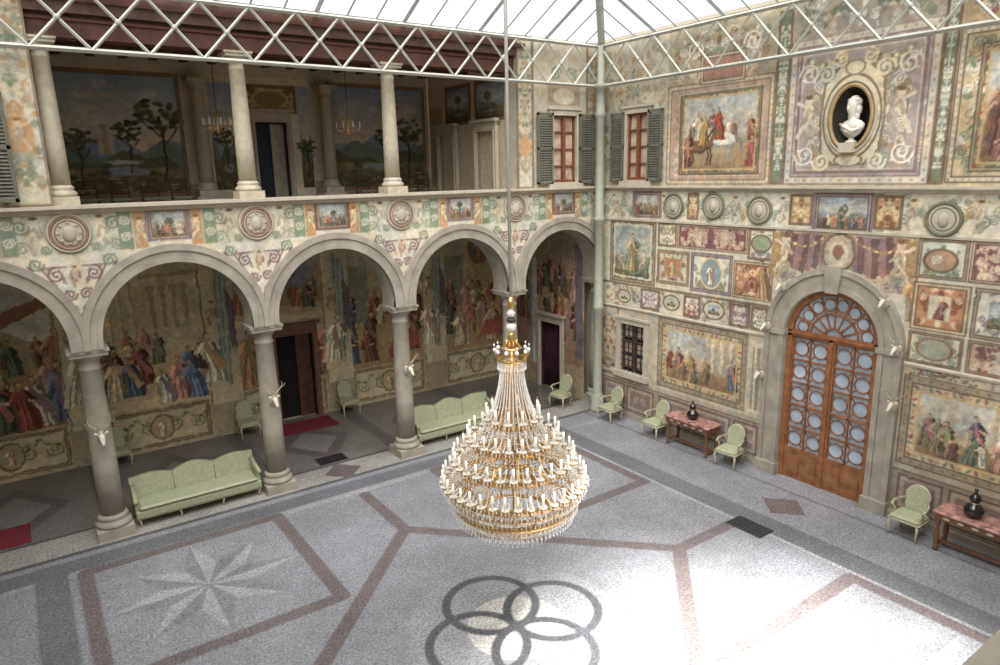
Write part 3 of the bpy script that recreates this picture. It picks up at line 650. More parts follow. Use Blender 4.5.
for i in range(5):
    m=(cols[i]+cols[i+1])/2; hw=BAY/2
    for r0,r1,d in [(R1,1.86,YF-.05),(R1,1.6,YF-.075),(1.74,1.88,YF-.09)]:
        n=40; A=[(m+r0,HC)]+arc(m,CZ,r0,0,pi,n)+[(m-r0,HC)]
        B=[]
        for (x,z) in [(m+r1,HC)]+arc(m,CZ,r1,0,pi,n)+[(m-r1,HC)]: B.append((max(m-hw,min(m+hw,x)),z))
        b.strip(A,B,XZ,.97 if r0==R1 and r1>1.7 else YF+.05,d)
b.build('trim_arch_mouldings')
b=MB().use(M_stone2)
b.prism([(YF+.02,6.9),(YF-.05,6.92),(YF-.1,6.99),(YF-.2,7.01),(YF-.2,HL),(.95,HL),(.95,6.9)],lambda y,z,d:(d,y,z),XL,0.0)
b.prism([(YF+.02,6.08),(YF-.0,6.1),(YF+.02,6.12)],lambda y,z,d:(d,y,z),XL,0.0)
b.build('trim_north_ledge')
b=MB()
for x in cols[1:-1]:
    b.M=Matrix.Translation((x,YF-.02,6.55))@Matrix.Rotation(pi/2,4,'X')
    b.use(M_stone2); b.lathe([(.3,-.01),(.3,.02),(.26,.03),(.1,.05),(.02,.05)],seg=28); b.use(M_medal); b.torus(.31,.03,.02,seg=32); b.use(M_stone2); b.torus(.36,.028,.01,seg=32); b.use(M_medal); b.torus(.24,.012,.035,seg=28)
    b.use(M_stone2); b.loft([(0,-.02,.03,.13,.17),(0,-.02,.07,.1,.14),(0,-.02,.09,.04,.07)],14)
    for k in range(8): a=k*pi/4; b.ell(.19*cos(a),.2*sin(a),.05,.03,.03,.02,8,4)
b.M=Matrix.Identity(4); b.build('trim_medallions_north')
b=MB(); M_mg=mat('medallion_green',(114,112,90))
for u,z in [(2.73,6.53),(4.05,6.57),(5.41,6.5),(9.5,6.45)]:
    b.M=Matrix.Translation((-.01,-u,z))@Matrix.Rotation(-pi/2,4,'Y'); b.use(M_stone2); b.lathe([(.3,-.01),(.3,.02),(.26,.03),(.1,.05),(.02,.05)],seg=28); b.use(M_mg); b.torus(.31,.035,.02,seg=32); b.torus(.22,.015,.03,seg=28)
    b.use(M_stone2); b.loft([(-.02,0,.03,.17,.12),(-.02,0,.08,.1,.07),(-.02,0,.09,.04,.03)],14)
b.M=Matrix.Identity(4); b.build('trim_medallions_east')

# columns
def column_mesh(H,r,name,mt):
    b=MB().use(mt)
    k=r/.24; pl=.36*k; 
    b.box(-pl,-pl,0,pl,pl,.22*k)
    b.lathe([(.34*k,.22*k),(.36*k,.26*k),(.36*k,.31*k),(.31*k,.35*k),(.29*k,.38*k),(.3*k,.41*k),(.31*k,.44*k),(.28*k,.47*k),(.25*k,.5*k)],seg=28)
    zt=H-.46*k
    b.lathe([(r*1.03,.5*k),(r*1.0,.5*k+(zt-.5*k)*.33),(r*.94,.5*k+(zt-.5*k)*.66),(r*.84,zt-.02),(r*.92,zt),(r*.92,zt+.04*k),(r*.84,zt+.06*k),(r*.84,zt+.18*k),(r*.95,zt+.2*k),(r*1.28,zt+.3*k),(r*1.32,zt+.33*k)],seg=28)
    b.box(-.35*k,-.35*k,H-.14*k,.35*k,.35*k,H-.05*k); b.box(-.38*k,-.38*k,H-.06*k,.38*k,.38*k,H)
    return b.mesh(name)
cm=column_mesh(HC,.24,'column',M_stone)
for x in COLX+[.3]: place(cm,'column',(x,YC,0))
um=column_mesh(ZU-HL,.185,'upper_column',mat('upper_column_stone',(176,166,144),.7))
for x in COLX[1:4]: place(um,'upper_column',(x,YC-.02,HL))
for x in COLX[2:4]: place(um,'upper_column',(x+.1,YB-.3,HL-.02))
b=MB().use(M_plaster); 
for x in COLX[2:4]: b.box(x-.25,YB-.62,6.6,x+.45,YB-.02,HL-.025)
b.build('trim_loggia_pedestals')
b=MB().use(M_stone2)
for x in (-14.25,-2.98): b.box(x-.1,.3,HL,x+.1,.85,ZT-.3)
b.build('trim_upper_pilasters')

# ------------------------------------------------------------------ upper walls beside loggia
c=Cv(-17.4,0,7.0,ZT,.03,(186,174,148))
for a,bb,s in [(-3.1,-2.52,1),(-.55,0,2),(-14.9,-14.1,3),(-17.4,-16.5,4)]: grot(c,a,7.05,bb,ZT,(194,184,158),[GRN,OCH,(166,154,130)],90+s,(.05,GRY,BRN),2)
for x in (-1.4,-15.72):
    c.rect(x-.6,9.35,x+.6,9.9,(160,136,110)); c.ell(x,9.6,.4,.22,(200,186,158)); scroll(c,x-.3,10.2,.2,GRN,.03); scroll(c,x+.3,10.2,.2,GRN,.03,-1,pi)
c.ell(-14.5,8.4,.24,.34,(188,142,90)); putto(c,-14.5,8.1,.6,1); c.ell(-2.8,8.2,.18,.3,(188,142,90)); putto(c,-2.8,9.1,.5,1)
c.fade(.18,.08); c.fx(77,warp=.01,chroma=.05,ridge=.1); c.weather(9,.1)
def hole(u,v):
    h=(u>-14.12)&(u<-3.1)
    for x in (-1.4,-15.72): h|=(abs(u-x)<.46)&(v>7.22)&(v<9.06)
    return h
gridmesh('wall_north_upper',c,lambda U,V:(U,U*0+YF,V),hole)

# ------------------------------------------------------------------ lower loggia frescoes (back wall)
c=Cv(-17.4,0.1,0,6.3,.024,(184,170,140))
c.rect(-17.4,0,.1,1.25,(174,156,120))
for i in range(5):
    a,bb=cols[i]+.5,cols[i+1]-.5; m=(a+bb)/2
    c.rect(a,.1,bb,1.2,(190,174,138)); c.frame(a,.12,bb,1.18,.07,(154,134,100),(104,84,60)); rg=np.random.RandomState(i)
    for k in range(4):
        x=a+.3+(bb-a-.6)*k/3; scroll(c,x,.65,.22,(126,126,90),.04,1 if k%2 else -1,k); garland(c,x-.3,x+.3,.95,.2,(126,130,86),8,.05)
    c.ell(m,.65,.3,.36,(166,148,110)); c.ring(m,.65,.3,.36,.05,(112,90,60)); figure(c,m,.4,.5,(200,182,136),rg)
BRS=[(128,80,56),(178,138,84),(98,84,62),(206,186,142),(146,112,74),(150,86,66),(104,98,88),(190,158,110),(92,104,122),(102,112,90),(196,150,128)]
for (a,bb,seed,kind) in [(-17.35,-14.4,101,0),(-13.65,-10.8,102,1),(-10.0,-7.1,103,2),(-6.45,-3.6,104,3),(-2.8,.1,105,3)]:
    W=bb-a
    if kind==0:
        c.grad(a,1.25,bb,6.3,(144,110,72),(200,180,138)); c.grad(a,3.4,bb,6.3,(212,202,172),(162,170,168)); c.poly([(a,3.2),(a,4.6),(a+.3*W,4.9),(a+.55*W,4.2),(a+.8*W,3.6),(a+W,3.4),(a+W,2.9)],(164,150,116))
        c.poly([(a+.35*W,4.1),(a+.95*W,4.7),(a+1.0*W,4.45),(a+.6*W,3.95)],(140,100,76)); crowd(c,a,bb,2.7,1.2,2,seed+7,BRS,dens=2.4); crowd(c,a,bb,1.5,1.6,2,seed,BRS,dens=2.2)
        figure(c,a+.85*W,1.3,1.4,(204,192,158),rg); figure(c,a+.55*W,1.3,1.3,(84,92,74),rg); figure(c,a+.72*W,1.3,1.3,(150,74,60),rg)
    elif kind==1:
        c.grad(a,1.25,bb,6.3,(186,158,118),(216,204,172)); c.rect(a,2.6,a+.42*W,6.3,(204,186,148)); c.rect(a+.5*W,2.9,bb-.1,6.3,(196,180,146))
        for k in range(4): c.rect(a+(.06+.1*k)*W,2.8,a+(.1+.1*k)*W,5.1,(216,202,168)); c.line([(a+(.1+.1*k)*W,2.8),(a+(.1+.1*k)*W,5.1)],.03,(166,146,114))
        for k in range(4): c.rect(a+(.55+.1*k)*W,3.5,a+(.59+.1*k)*W,4.6,(166,144,112)); c.ell(a+(.57+.1*k)*W,4.6,.02*W+.05,.1,(166,144,112))
        c.line([(a,5.1),(a+.45*W,5.05)],.12,(176,152,114)); c.line([(a+.5*W,4.95),(bb,5.0)],.1,(166,146,110)); c.poly([(a,1.25),(bb,1.25),(bb,1.75),(a+.4*W,1.5),(a,1.6)],(202,178,138))
        crowd(c,a,a+.6*W,2.5,.95,2,seed+3,BRS,dens=2.2); crowd(c,a,a+.55*W,1.6,1.45,2,seed,BRS,dens=2.3); crowd(c,a+.62*W,bb,1.9,1.4,2,seed+50,dens=2.0)
        figure(c,a+.74*W,1.35,1.3,(200,142,126),np.random.RandomState(2)); figure(c,a+.9*W,1.32,1.2,(114,134,156),np.random.RandomState(7)); figure(c,a+.6*W,1.35,1.0,(202,198,174),np.random.RandomState(17))
    elif kind==2:
        c.grad(a,1.25,bb,6.3,(178,156,120),(160,166,164)); c.rect(a,3.35,bb,6.3,(182,160,126)); c.grad(a+.1,3.7,bb-.1,6.0,(160,128,92),(146,154,158))
        crowd(c,a+.2,bb-.2,3.6,1.1,2,seed,dens=2.0); c.ell(a+.7*W,4.6,.5,.35,(116,132,148),.3,.8); c.rect(a,3.2,bb,3.4,(204,188,152)); figure(c,a+.15*W,1.3,1.8,(168,122,84),np.random.RandomState(3)); figure(c,a+.93*W,1.3,1.9,(176,100,74),np.random.RandomState(4)); figure(c,a+.8*W,1.3,1.6,(130,116,84),np.random.RandomState(14))
    else:
        c.grad(a,1.25,bb,6.3,(160,128,86),(184,176,150)); c.grad(a,3.0,bb,6.3,(184,160,116),(160,154,132)); c.ell(a+.55*W,4.9,.5,.55,(112,100,80)); c.ring(a+.55*W,4.9,.55,.6,.1,(190,158,96)); figure(c,a+.55*W,4.5,.8,(166,118,90),rg)
        c.rect(a+.05*W,2.8,a+.3*W,4.7,(130,134,110)); crowd(c,a,bb,2.7,1.1,2,seed+6,BRS,dens=2.2); crowd(c,a,bb,1.5,1.5,2,seed,pal=BRS+[(150,66,54)],dens=2.2)
        c.poly([(a+.5*W,1.6),(a+.95*W,1.7),(a+.9*W,2.3),(a+.6*W,2.2)],(154,72,60),.8)
    c.weather(seed,.12,a,1.25,bb,6.3,.5)
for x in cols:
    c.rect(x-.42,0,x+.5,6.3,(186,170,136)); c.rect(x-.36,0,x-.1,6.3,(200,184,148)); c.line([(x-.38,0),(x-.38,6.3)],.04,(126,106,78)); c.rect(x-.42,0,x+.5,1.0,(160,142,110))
    for k in range(5):
        c.poly([(x+.02+.07*k,5.2-.1*k),(x+.1+.07*k,5.2-.1*k),(x+.05+.05*k,1.6+.2*(k%2)),(x-.03+.05*k,1.5)],dk((146,156,140),.86+.2*(k%2)))
    for k in range(3):
        c.poly([(x+.32+.06*k,4.4-.15*k),(x+.4+.06*k,4.3-.15*k),(x+.38+.05*k,2.6+.2*(k%2)),(x+.3+.05*k,2.7)],dk((112,98,108),.85+.2*(k%2)))
    figure(c,x-.14,1.7,1.5,(214,200,168),np.random.RandomState(int(-x*10)+3),skin=(212,198,168)); c.ell(x-.14,1.5,.26,.2,(196,178,134)); putto(c,x-.12,3.4,.7,1,(198,168,124))
c.fade(.15,.05); c.fx(31,warp=.03,cell=.22,chroma=.07,ridge=.1); c.weather(77,.1)
dx0,dx1=-8.78,-7.62
gridmesh('wall_north_lower_fresco',c,lambda U,V:(U,U*0+YB,V),lambda u,v:(u>dx0)&(u<dx1)&(v<2.75))
def doorcase(name,w,h,loc,rot,stone,inside=M_dark,t=.17,ped=True):
    b=MB().use(inside); b.box(-w/2,.3,0,w/2,.32,h); b.box(-w/2-.01,.0,0,-w/2+.01,.32,h); b.box(w/2-.01,.0,0,w/2+.01,.32,h); b.box(-w/2,0,h-.01,w/2,.32,h+.01)
    b.use(stone); b.box(-w/2-t,-.08,0,-w/2,.05,h+t); b.box(w/2,-.08,0,w/2+t,.05,h+t); b.box(-w/2,-.08,h,w/2,.05,h+t)
    b.box(-w/2-t*.5,-.11,0,-w/2-t*.2,.05,h+t*.3); b.box(w/2+t*.2,-.11,0,w/2+t*.5,.05,h+t*.3)
    if ped: b.box(-w/2-t,-.07,h+t,w/2+t,.02,h+t+.12); b.box(-w/2-t-.08,-.16,h+t+.12,w/2+t+.08,.02,h+t+.2)
    return b
b=doorcase('d',1.16,2.75,0,0,M_brownstone); b.use(M_woodd); b.box(.1,.2,0,.56,.26,2.7); b.build('door_2',((dx0+dx1)/2,YB,0))

c=Cv(.9,5.2,0,6.3,.025,(150,118,90)); 
c.grad(.9,1.2,5.2,6.3,(150,114,88),(162,148,126)); crowd(c,1.0,5.2,3.4,1.3,2,302,BRS,dens=2.4); crowd(c,1.0,5.2,2.0,1.6,2,300,pal=BRS,dens=2.2); c.rect(.9,0,5.2,1.1,(164,144,110))
c.poly([(1.0,6),(1.4,6),(1.3,1.4),(1.0,1.4)],(112,98,106)); c.poly([(3.4,4.6),(3.7,4.6),(3.65,.8),(3.45,.8)],(196,192,176)); c.poly([(3.7,4.6),(3.86,4.5),(3.8,.9),(3.66,.9)],(126,136,150)); c.fade(.15,.06); c.fx(8,warp=.03,cell=.22,chroma=.07,ridge=.1); c.weather(4,.14)
gridmesh('wall_north_lower_end',c,lambda U,V:(U*0+.02,U,V),lambda u,v:(u>2.06)&(u<3.18)&(v<2.4))
b=doorcase('d',1.12,2.4,0,0,M_stone2,M_curt,.14)
b.use(M_curt)
for k in range(9): b.tube([(-.5+.125*k,.18,0.02),(-.5+.125*k,.2,2.38)],.07,8)
b.build('door_3',(.02,2.62,0),-pi/2)
b=MB().use(M_plaster); b.box(XL-.3,.93,6.25,.5,YB+.1,6.4); b.build('ceiling_lower_loggia')
b=MB().use(M_brownstone); b.box(XL-.3,.93,6.45,.5,YB+.1,6.6); b.build('floor_upper_loggia')

# ------------------------------------------------------------------ upper loggia
c=Cv(-14.2,-2.9,6.6,10.9,.025,(196,186,164))
c.rect(-14.2,6.6,-2.9,7.4,(160,144,120))
SKY=((224,194,156),(146,168,190))
landscape(c,-13.55,7.2,-10.75,10.2,201,SKY,(136,126,92),.34,1,.4); rg=np.random.RandomState(4); tree(c,-11.25,7.5,2.2,(90,92,62),rg); tree(c,-13.2,7.4,1.5,(98,96,66),rg)
c.rect(-12.75,8.2,-12.4,8.7,(196,178,146)); c.rect(-12.65,8.2,-12.5,8.95,(176,156,126)); c.ell(-12.2,8.0,.4,.06,(190,190,180)); c.fx(61,-13.5,7.25,-10.8,10.15,warp=.03,cell=.3,chroma=.06,ridge=.05); c.frame(-13.62,7.12,-10.68,10.26,.07,(160,134,96),(110,84,60),False)
landscape(c,-6.45,7.2,-3.3,10.2,205,SKY,(134,126,92),.36,1,.4); tree(c,-3.9,7.4,2.0,(90,94,64),rg); c.fx(62,-6.4,7.25,-3.35,10.15,warp=.03,cell=.3,chroma=.06,ridge=.05); c.frame(-6.52,7.12,-3.22,10.26,.07,(160,134,96),(110,84,60),False)
c.rect(-10.1,6.6,-7.1,10.3,(214,204,180)); landscape(c,-9.95,7.2,-9.15,10.1,208,SKY,trees=1,th=.3); landscape(c,-7.45,7.2,-7.1,10.1,209,SKY,trees=1,th=.3); grot(c,-9.0,9.35,-7.5,10.1,(190,168,122),[(120,100,62),(220,202,160)],207,(.06,(150,130,100),BRN))
c.ell(-8.25,9.72,.5,.24,(150,138,100)); c.ring(-8.25,9.72,.5,.24,.05,(206,184,130)); c.weather(31,.1)
gridmesh('wall_north_upper_loggia',c,lambda U,V:(U,U*0+YB,V),lambda u,v:(u>-8.76)&(u<-7.86)&(v<9.08))
b=doorcase('d',.9,2.48,0,0,M_stone2,mat('door_dark_blue',(44,50,60),.6),.16); b.use(M_cream); b.box(.05,.22,0,.44,.26,2.45); b.build('door_4',(-8.31,YB,6.6))
c=Cv(.3,5.2,6.6,10.9,.03,(196,182,154)); 
for a,bb in [(.9,2.3),(2.7,4.0)]: c.rect(a-.08,9.0,bb+.08,10.15,(126,90,62)); landscape(c,a,9.08,bb,10.07,int(a*10)+300,trees=1); c.frame(a-.08,9.0,bb+.08,10.15,.07,(150,112,70),(100,68,42),False)
c.rect(4.3,7.2,5.1,9.6,(176,156,120)); c.weather(3,.1)
gridmesh('wall_upper_loggia_east',c,lambda U,V:(U*0-3.06,U,V))
M_pale=mat('door_pale',(140,128,106),.5)
doorcase('d',.9,2.1,0,0,M_stone2,M_pale,.14).build('door_5',(-3.4+.25,3.9,6.6),-pi/2)
doorcase('d',.9,2.1,0,0,M_stone2,M_pale,.14).build('door_6',(-3.4+.25,1.7,6.6),-pi/2)
b=MB().use(M_plaster); b.box(-14.3,.8,6.6,-14.2,YB,10.8); b.build('wall_upper_loggia_west')
b=MB().use(M_woodd); b.box(-14.4,.2,10.78,-2.8,YB+.2,10.9)
x=-14.1
while x<-3: b.box(x-.09,.4,10.56,x+.09,YB+.1,10.8); x+=.72
b.box(-14.2,2.7,10.4,-3,2.95,10.6)
b.use(M_woodd); b.box(-14.2,.38,ZU,-3.0,.8,ZU+.42); b.use(mat('beam_red',(98,58,46),.6)); b.box(-14.2,.34,ZU+.3,-3.0,.84,ZU+.36)
b.build('ceiling_upper_loggia')
b=MB().use(mat('fascia_wood',(84,60,48),.6,var=.15)); b.box(-17.4,.24,ZU+.42,0.,.5,ZT); b.build('wall_north_fascia')

# ------------------------------------------------------------------ remaining room shell
b=MB().use(M_plaster); b.box(XL-.15,YN-3.5,0,XL,YB,ZT); b.build('wall_west')
b=MB().use(M_plaster); b.box(XL,YN-3.6,0,.2,YN-3.5,ZT); b.build('wall_south')
b=MB().use(M_plaster); b.box(0,YN-3.5,0,.12,-12.38,ZT); b.box(.5,-12.4,0,.6,YB+.2,ZT); b.box(0,-12.4,ZT,.6,YB+.2,ZT+.1); b.build('wall_east_backing')
b=MB().use(M_plaster); b.box(XL,YB+.5,0,.6,YB+.6,ZT); b.build('wall_north_backing')
b=MB().use(M_stone2); b.box(XL,YN-.32,6.0,0,YN,6.38); b.use(M_plaster); b.box(XL,YN-.28,0,0,YN-.03,6.0); b.build('trim_south_parapet')
b=MB().use(M_plaster); b.box(XL,YN-3.5,ZT,.5,YN,ZT+.1); b.build('ceiling_south')

# ================================================================== FLOOR
c=Cv(-17.3,.1,-14.6,5.3,.028,(150,150,152))
G1=(128,128,131);G2=(100,101,104);MV=(102,94,93);LT=(146,145,145);CR=(172,169,163)
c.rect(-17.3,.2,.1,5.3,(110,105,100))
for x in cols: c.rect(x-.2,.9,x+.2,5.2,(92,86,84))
for i in range(5):
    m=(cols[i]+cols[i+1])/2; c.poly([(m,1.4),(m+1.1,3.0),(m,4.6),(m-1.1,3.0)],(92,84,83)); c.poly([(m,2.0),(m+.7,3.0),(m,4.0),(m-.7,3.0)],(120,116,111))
c.rect(-17.3,.12,.1,1.05,(146,142,135)); c.rect(-17.3,.0,.1,.14,(86,85,86)); c.rect(-17.3,1.05,.1,1.15,(78,75,75))
c.rect(-17.3,-14.6,.1,0,G1); c.rect(-.75,-14.6,-.66,0,(104,103,104)); c.rect(-17.3,-.85,-.7,-.72,(140,139,137))
c.rect(-2.75,-14.6,-2.15,-.7,G2); c.rect(-17.3,-.72,-2.15,-.2,G2); c.rect(-15.5,-14.6,-14.95,-.7,G2)
c.rect(-2.83,-14.6,-2.75,-.85,LT); c.rect(-14.95,-.94,-2.9,-.85,LT)
def star(x,y,R,l=LT,k2=(118,118,121)):
    for k in range(8):
        a=k*pi/4; r2=R*.46; RR=R if k%2==0 else R*.94; L=(x+r2*cos(a-pi/8),y+r2*sin(a-pi/8)); Rr=(x+r2*cos(a+pi/8),y+r2*sin(a+pi/8)); T=(x+RR*cos(a),y+RR*sin(a))
        c.poly([(x,y),L,T],l); c.poly([(x,y),Rr,T],k2)
w=.28
for sx in (-1,1):
    for sy in (-1,1):
        x=CX+sx*3.95; y=CY+sy*4.5; h=1.9
        c.line([(x-h,y-h),(x+h,y-h),(x+h,y+h),(x-h,y+h),(x-h,y-h)],w,MV); c.rect(x-h+.15,y-h+.15,x+h-.15,y+h-.15,(129,129,132)); star(x,y,1.75)
d=4.1; c.line([(CX,CY+d),(CX+d,CY),(CX,CY-d),(CX-d,CY),(CX,CY+d)],w,MV)
for sx,sy in ((1,0),(-1,0),(0,1),(0,-1)): c.line([(CX+sx*d,CY+sy*d),(CX+sx*(d+1.7),CY+sy*(d+2.1))],w,MV)
c.ell(CX,CY,1.85,1.85,(135,135,136)); c.ell(CX,CY,.85,.85,CR)
for k in range(4):
    a=k*pi/2; c.ring(CX+.78*cos(a),CY+.78*sin(a),.8,.8,.15,(80,81,84))
for k in range(4):
    a=pi/4+k*pi/2; c.ell(CX+.45*cos(a),CY+.45*sin(a),.26,.1,CR,a)
for x,y in [(-1.45,-7.5),(-8.7,.55)]: c.poly([(x-.5,y),(x,y+.55),(x+.5,y),(x,y-.55)],(102,91,90))
c.weather(6,.1)
M_floor=paint_mat('terrazzo',.34,.5,.45,22)
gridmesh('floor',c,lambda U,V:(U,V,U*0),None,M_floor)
b=MB().use(M_plaster); b.box(XL-.2,YN-3.6,-.1,.6,YB+.6,-.02); b.build('floor_slab')
def grate(x,y,w,h,name='floor_grate'):
    b=MB().use(M_grate); b.box(-w/2,-h/2,0,w/2,h/2,.012)
    b.use(M_dark)
    for i in range(13):
        yy=-h/2+.03+(h-.06)*i/12; b.box(-w/2+.04,yy-.009,.012,w/2-.04,yy+.009,.018)
    b.build(name,(x,y,0.001))
grate(-2.85,-7.6,.5,.85); grate(-8.66,1.45,.8,.5)
b=MB().use(M_red); b.cbox(-.9,-.5,0,.9,.5,.028,.01); rm=b.mesh('red_carpet')
place(rm,'red_carpet',(-8.3,4.4,.001)); place(rm,'red_carpet',(-16.4,1.7,.001))

# ================================================================== SEATING
def legs(b,pts,h,r=.025):
    for x,y in pts:
        sx=1 if x>0 else -1; sy=1 if y>0 else -1
        b.tube([(x,y,h),(x+sx*.02,y+sy*.02,h*.7),(x-sx*.005,y-sy*.005,h*.3),(x+sx*.02,y+sy*.02,0)],[r*1.3,r*1.4,r*.8,r*1.1],8)
def sofa_mesh(L=2.74):
    b=MB().use(M_green); D=.72
    b.cbox(-L/2,-D/2,.2,L/2,D/2,.38,.03)
    b.cbox(-L/2+.08,-D/2-.02,.38,L/2-.08,D/2-.12,.48,.04)
    top=[]
    N=60
    for i in range(N+1):
        t=i/N; x=-L/2+L*t; top.append((x,.88+.1*abs(sin(pi*t*3))**1.2*(1.2 if 1/3<t<2/3 else .8)+.06*(abs(2*t-1)**8)))
    poly=[(-L/2,.3)]+top+[(L/2,.3)]
    b.prism(poly,lambda a,z,d:(a,d+.2*(z-.3),z),D/2-.16,D/2-.06)
    b.use(M_greend); b.tube([(x,D/2-.11+.2*(z-.3),z+.005) for x,z in top],.018,6)
    for k in (1/3,2/3): x=-L/2+L*k; b.tube([(x,D/2-.125,.48),(x,D/2-.045,.88)],.01,6)
    b.use(M_green)
    for sg in (-1,1):
        x=sg*(L/2-.04); b.tube([(x,D/2-.1,.78),(x,.0,.68),(x+sg*.01,-D/2+.12,.62),(x+sg*.02,-D/2+.04,.57)],[.055,.05,.055,.05],10)
        b.cbox(min(x-.04,x+.04),-D/2+.08,.3,max(x-.04,x+.04),D/2-.1,.62,.02)
    b.use(M_greend); b.box(-L/2,-D/2-.005,.19,L/2,-D/2+.01,.22); b.box(-L/2+.1,-D/2-.025,.425,L/2-.1,-D/2-.01,.435)
    b.use(M_cream); legs(b,[(-L/2+.08,-D/2+.06),(-L/6,-D/2+.06),(L/6,-D/2+.06),(L/2-.08,-D/2+.06),(-L/2+.08,D/2-.06),(L/2-.08,D/2-.06)],.21,.022)
    return b.mesh('green_sofa')
sm=sofa_mesh()
place(sm,'green_sofa',(-12.17,.78,0.001)); place(sm,'green_sofa',(-5.0,1.0,0.001)); 
def chair_mesh():
    b=MB().use(M_green); b.cbox(-.29,-.27,.36,.29,.25,.47,.04)
    pts=arc(0,.76,.22,0,pi,16); poly=[(-.19,.48)]+[(p[0],p[1]) for p in reversed(pts)]+[(.19,.48)]
    b.prism(poly,lambda a,z,d:(a,d+.25*(z-.46),z),.2,.27)
    b.use(M_cream); fr=[(.19,.44)]+pts+[(-.19,.44)]
    b.tube([(x,.235+.25*(z-.46),z) for x,z in fr],.026,8)
    b.tube([(-.29,-.26,.37),(.29,-.26,.37)],.022,8); b.tube([(-.29,-.26,.37),(-.29,.25,.37)],.022,8); b.tube([(.29,-.26,.37),(.29,.25,.37)],.022,8)
    for sg in (-1,1):
        b.tube([(sg*.22,.27,.7),(sg*.3,.12,.67),(sg*.32,-.08,.64),(sg*.3,-.15,.62)],[.02,.022,.022,.026],8); b.tube([(sg*.3,-.11,.63),(sg*.27,-.05,.53),(sg*.29,-.12,.38)],.018,8)
        b.use(M_green); b.tube([(sg*.31,.08,.68),(sg*.32,-.05,.665)],.027,8); b.use(M_cream)
    legs(b,[(-.26,-.24),(.26,-.24),(-.23,.23),(.23,.23)],.38,.022)
    return b.mesh('armchair')
ch=chair_mesh()
for x,y,r in [(-.95,.95,-pi/2+.25),(-.6,-1.0,-pi/2),(-.5,-2.75,-pi/2),(-.5,-5.3,-pi/2+.15),(-.55,-9.75,-pi/2),(-9.95,4.7,0),(-6.75,4.7,0),(-13.4,4.6,0)]: place(ch,'armchair',(x,y,0.001),r,1.0)
def table_mesh(L=1.5,D=.6,H=.85):
    b=MB().use(M_redmarb); b.cbox(-L/2,-D/2,H-.06,L/2,D/2,H,.015); b.use(M_brownstone); b.box(-L/2+.05,-D/2+.04,H-.18,L/2-.05,D/2-.04,H-.06)
    b.use(M_brownstone)
    for x in (-L/2+.1,L/2-.1):
        for y in (-D/2+.09,D/2-.09): b.lathe([(.045,0),(.05,.05),(.03,.09),(.045,.2),(.055,.32),(.035,.42),(.03,.5),(.05,.58),(.04,H-.17)],x,y,12)
        b.box(x-.03,-D/2+.06,.1,x+.03,D/2-.06,.16)
    b.box(-L/2+.1,-.03,.1,L/2-.1,.03,.15)
    b.use(M_cream); 
    for k in range(5): b.ell(-L/2+.25+(L-.5)*k/4,-D/2+.035,H-.12,.07,.015,.03,10,5)
    return b.mesh('console_table')
tm=table_mesh()
place(tm,'console_table',(-.42,-4.0,0.001),-pi/2); place(tm,'console_table',(-.5,-11.0,0.001),-pi/2,1.0)
b=MB().use(M_black); b.lathe([(.05,0),(.11,.02),(.16,.08),(.17,.14),(.13,.22),(.07,.27),(.06,.29),(.09,.33),(.1,.37),(.075,.42),(.03,.46),(.025,.52),(.04,.54)],seg=24)
b.use(M_gold); b.torus(.065,.012,.28,seg=20,ps=6); vm=b.mesh('gourd_vase')
place(vm,'gourd_vase',(-.42,-4.0,.852),0,.95); place(vm,'gourd_vase',(-.5,-10.85,.852),0,1.05)

# ------------------------------------------------------------------ deer head trophies
def deer_mesh():   # faces -y
    b=MB().use(M_stone2); b.M=Matrix.Rotation(pi/2,4,'X'); b.loft([(0,0,-.0,.12,.18),(0,0,.03,.11,.17),(0,0,.05,.08,.12)],16); b.M=Matrix.Identity(4)
    b.use(M_bone); b.tube([(0,0,-.12),(0,-.1,-.05),(0,-.2,.05),(0,-.27,.1),(0,-.35,.07),(0,-.45,-.02),(0,-.52,-.09),(0,-.54,-.11)],[.1,.1,.085,.09,.085,.055,.045,.02],12)
    for sg in (-1,1):
        b.tube([(sg*.07,-.24,.14),(sg*.15,-.22,.18),(sg*.2,-.22,.17)],[.02,.04,.008],8)
        b.use(M_dark); b.ell(sg*.072,-.33,.1,.014,.018,.016,8,5); b.use(M_horn)
        b.tube([(sg*.04,-.25,.16),(sg*.1,-.2,.3),(sg*.24,-.18,.42),(sg*.3,-.22,.56),(sg*.26,-.28,.68)],[.024,.02,.018,.014,.006],8)
        b.tube([(sg*.08,-.21,.26),(sg*.1,-.33,.34),(sg*.12,-.38,.42)],[.016,.012,.004],6)
        b.tube([(sg*.24,-.18,.42),(sg*.36,-.2,.5),(sg*.4,-.24,.6)],[.015,.011,.004],6); b.tube([(sg*.2,-.18,.4),(sg*.18,-.22,.55)],[.014,.004],6)
        b.use(M_bone)
    return b.mesh('deer_head_trophy')
dm=deer_mesh()
for u,z in [(5.95,3.75),(5.86,2.5),(6.28,4.75),(8.66,4.7),(9.0,3.75),(9.05,2.55)]: place(dm,'deer_head_trophy',(-.16,-u,z),-pi/2,.58)
for x,z in [(COLX[1],2.3),(COLX[2],2.35),(COLX[3],2.45)]: place(dm,'deer_head_trophy',(x,YC-.24,z),0,.72)

# ------------------------------------------------------------------ corner iron post
b=MB().use(M_pipe); X,Y=-.3,-.1
b.lathe([(.24,0),(.24,.1),(.2,.14),(.2,.5),(.16,.56),(.14,.6),(.14,3.3),(.17,3.34),(.17,3.42),(.14,3.46),(.13,6.0),(.17,6.04),(.17,6.14),(.13,6.18),(.12,9.0),(.15,9.05),(.17,9.15),(.13,9.2),(.13,9.8),(.2,9.85),(.2,9.95),(.1,10.0),(.1,11.0)],X,Y,20)
b.build('iron_corner_post')

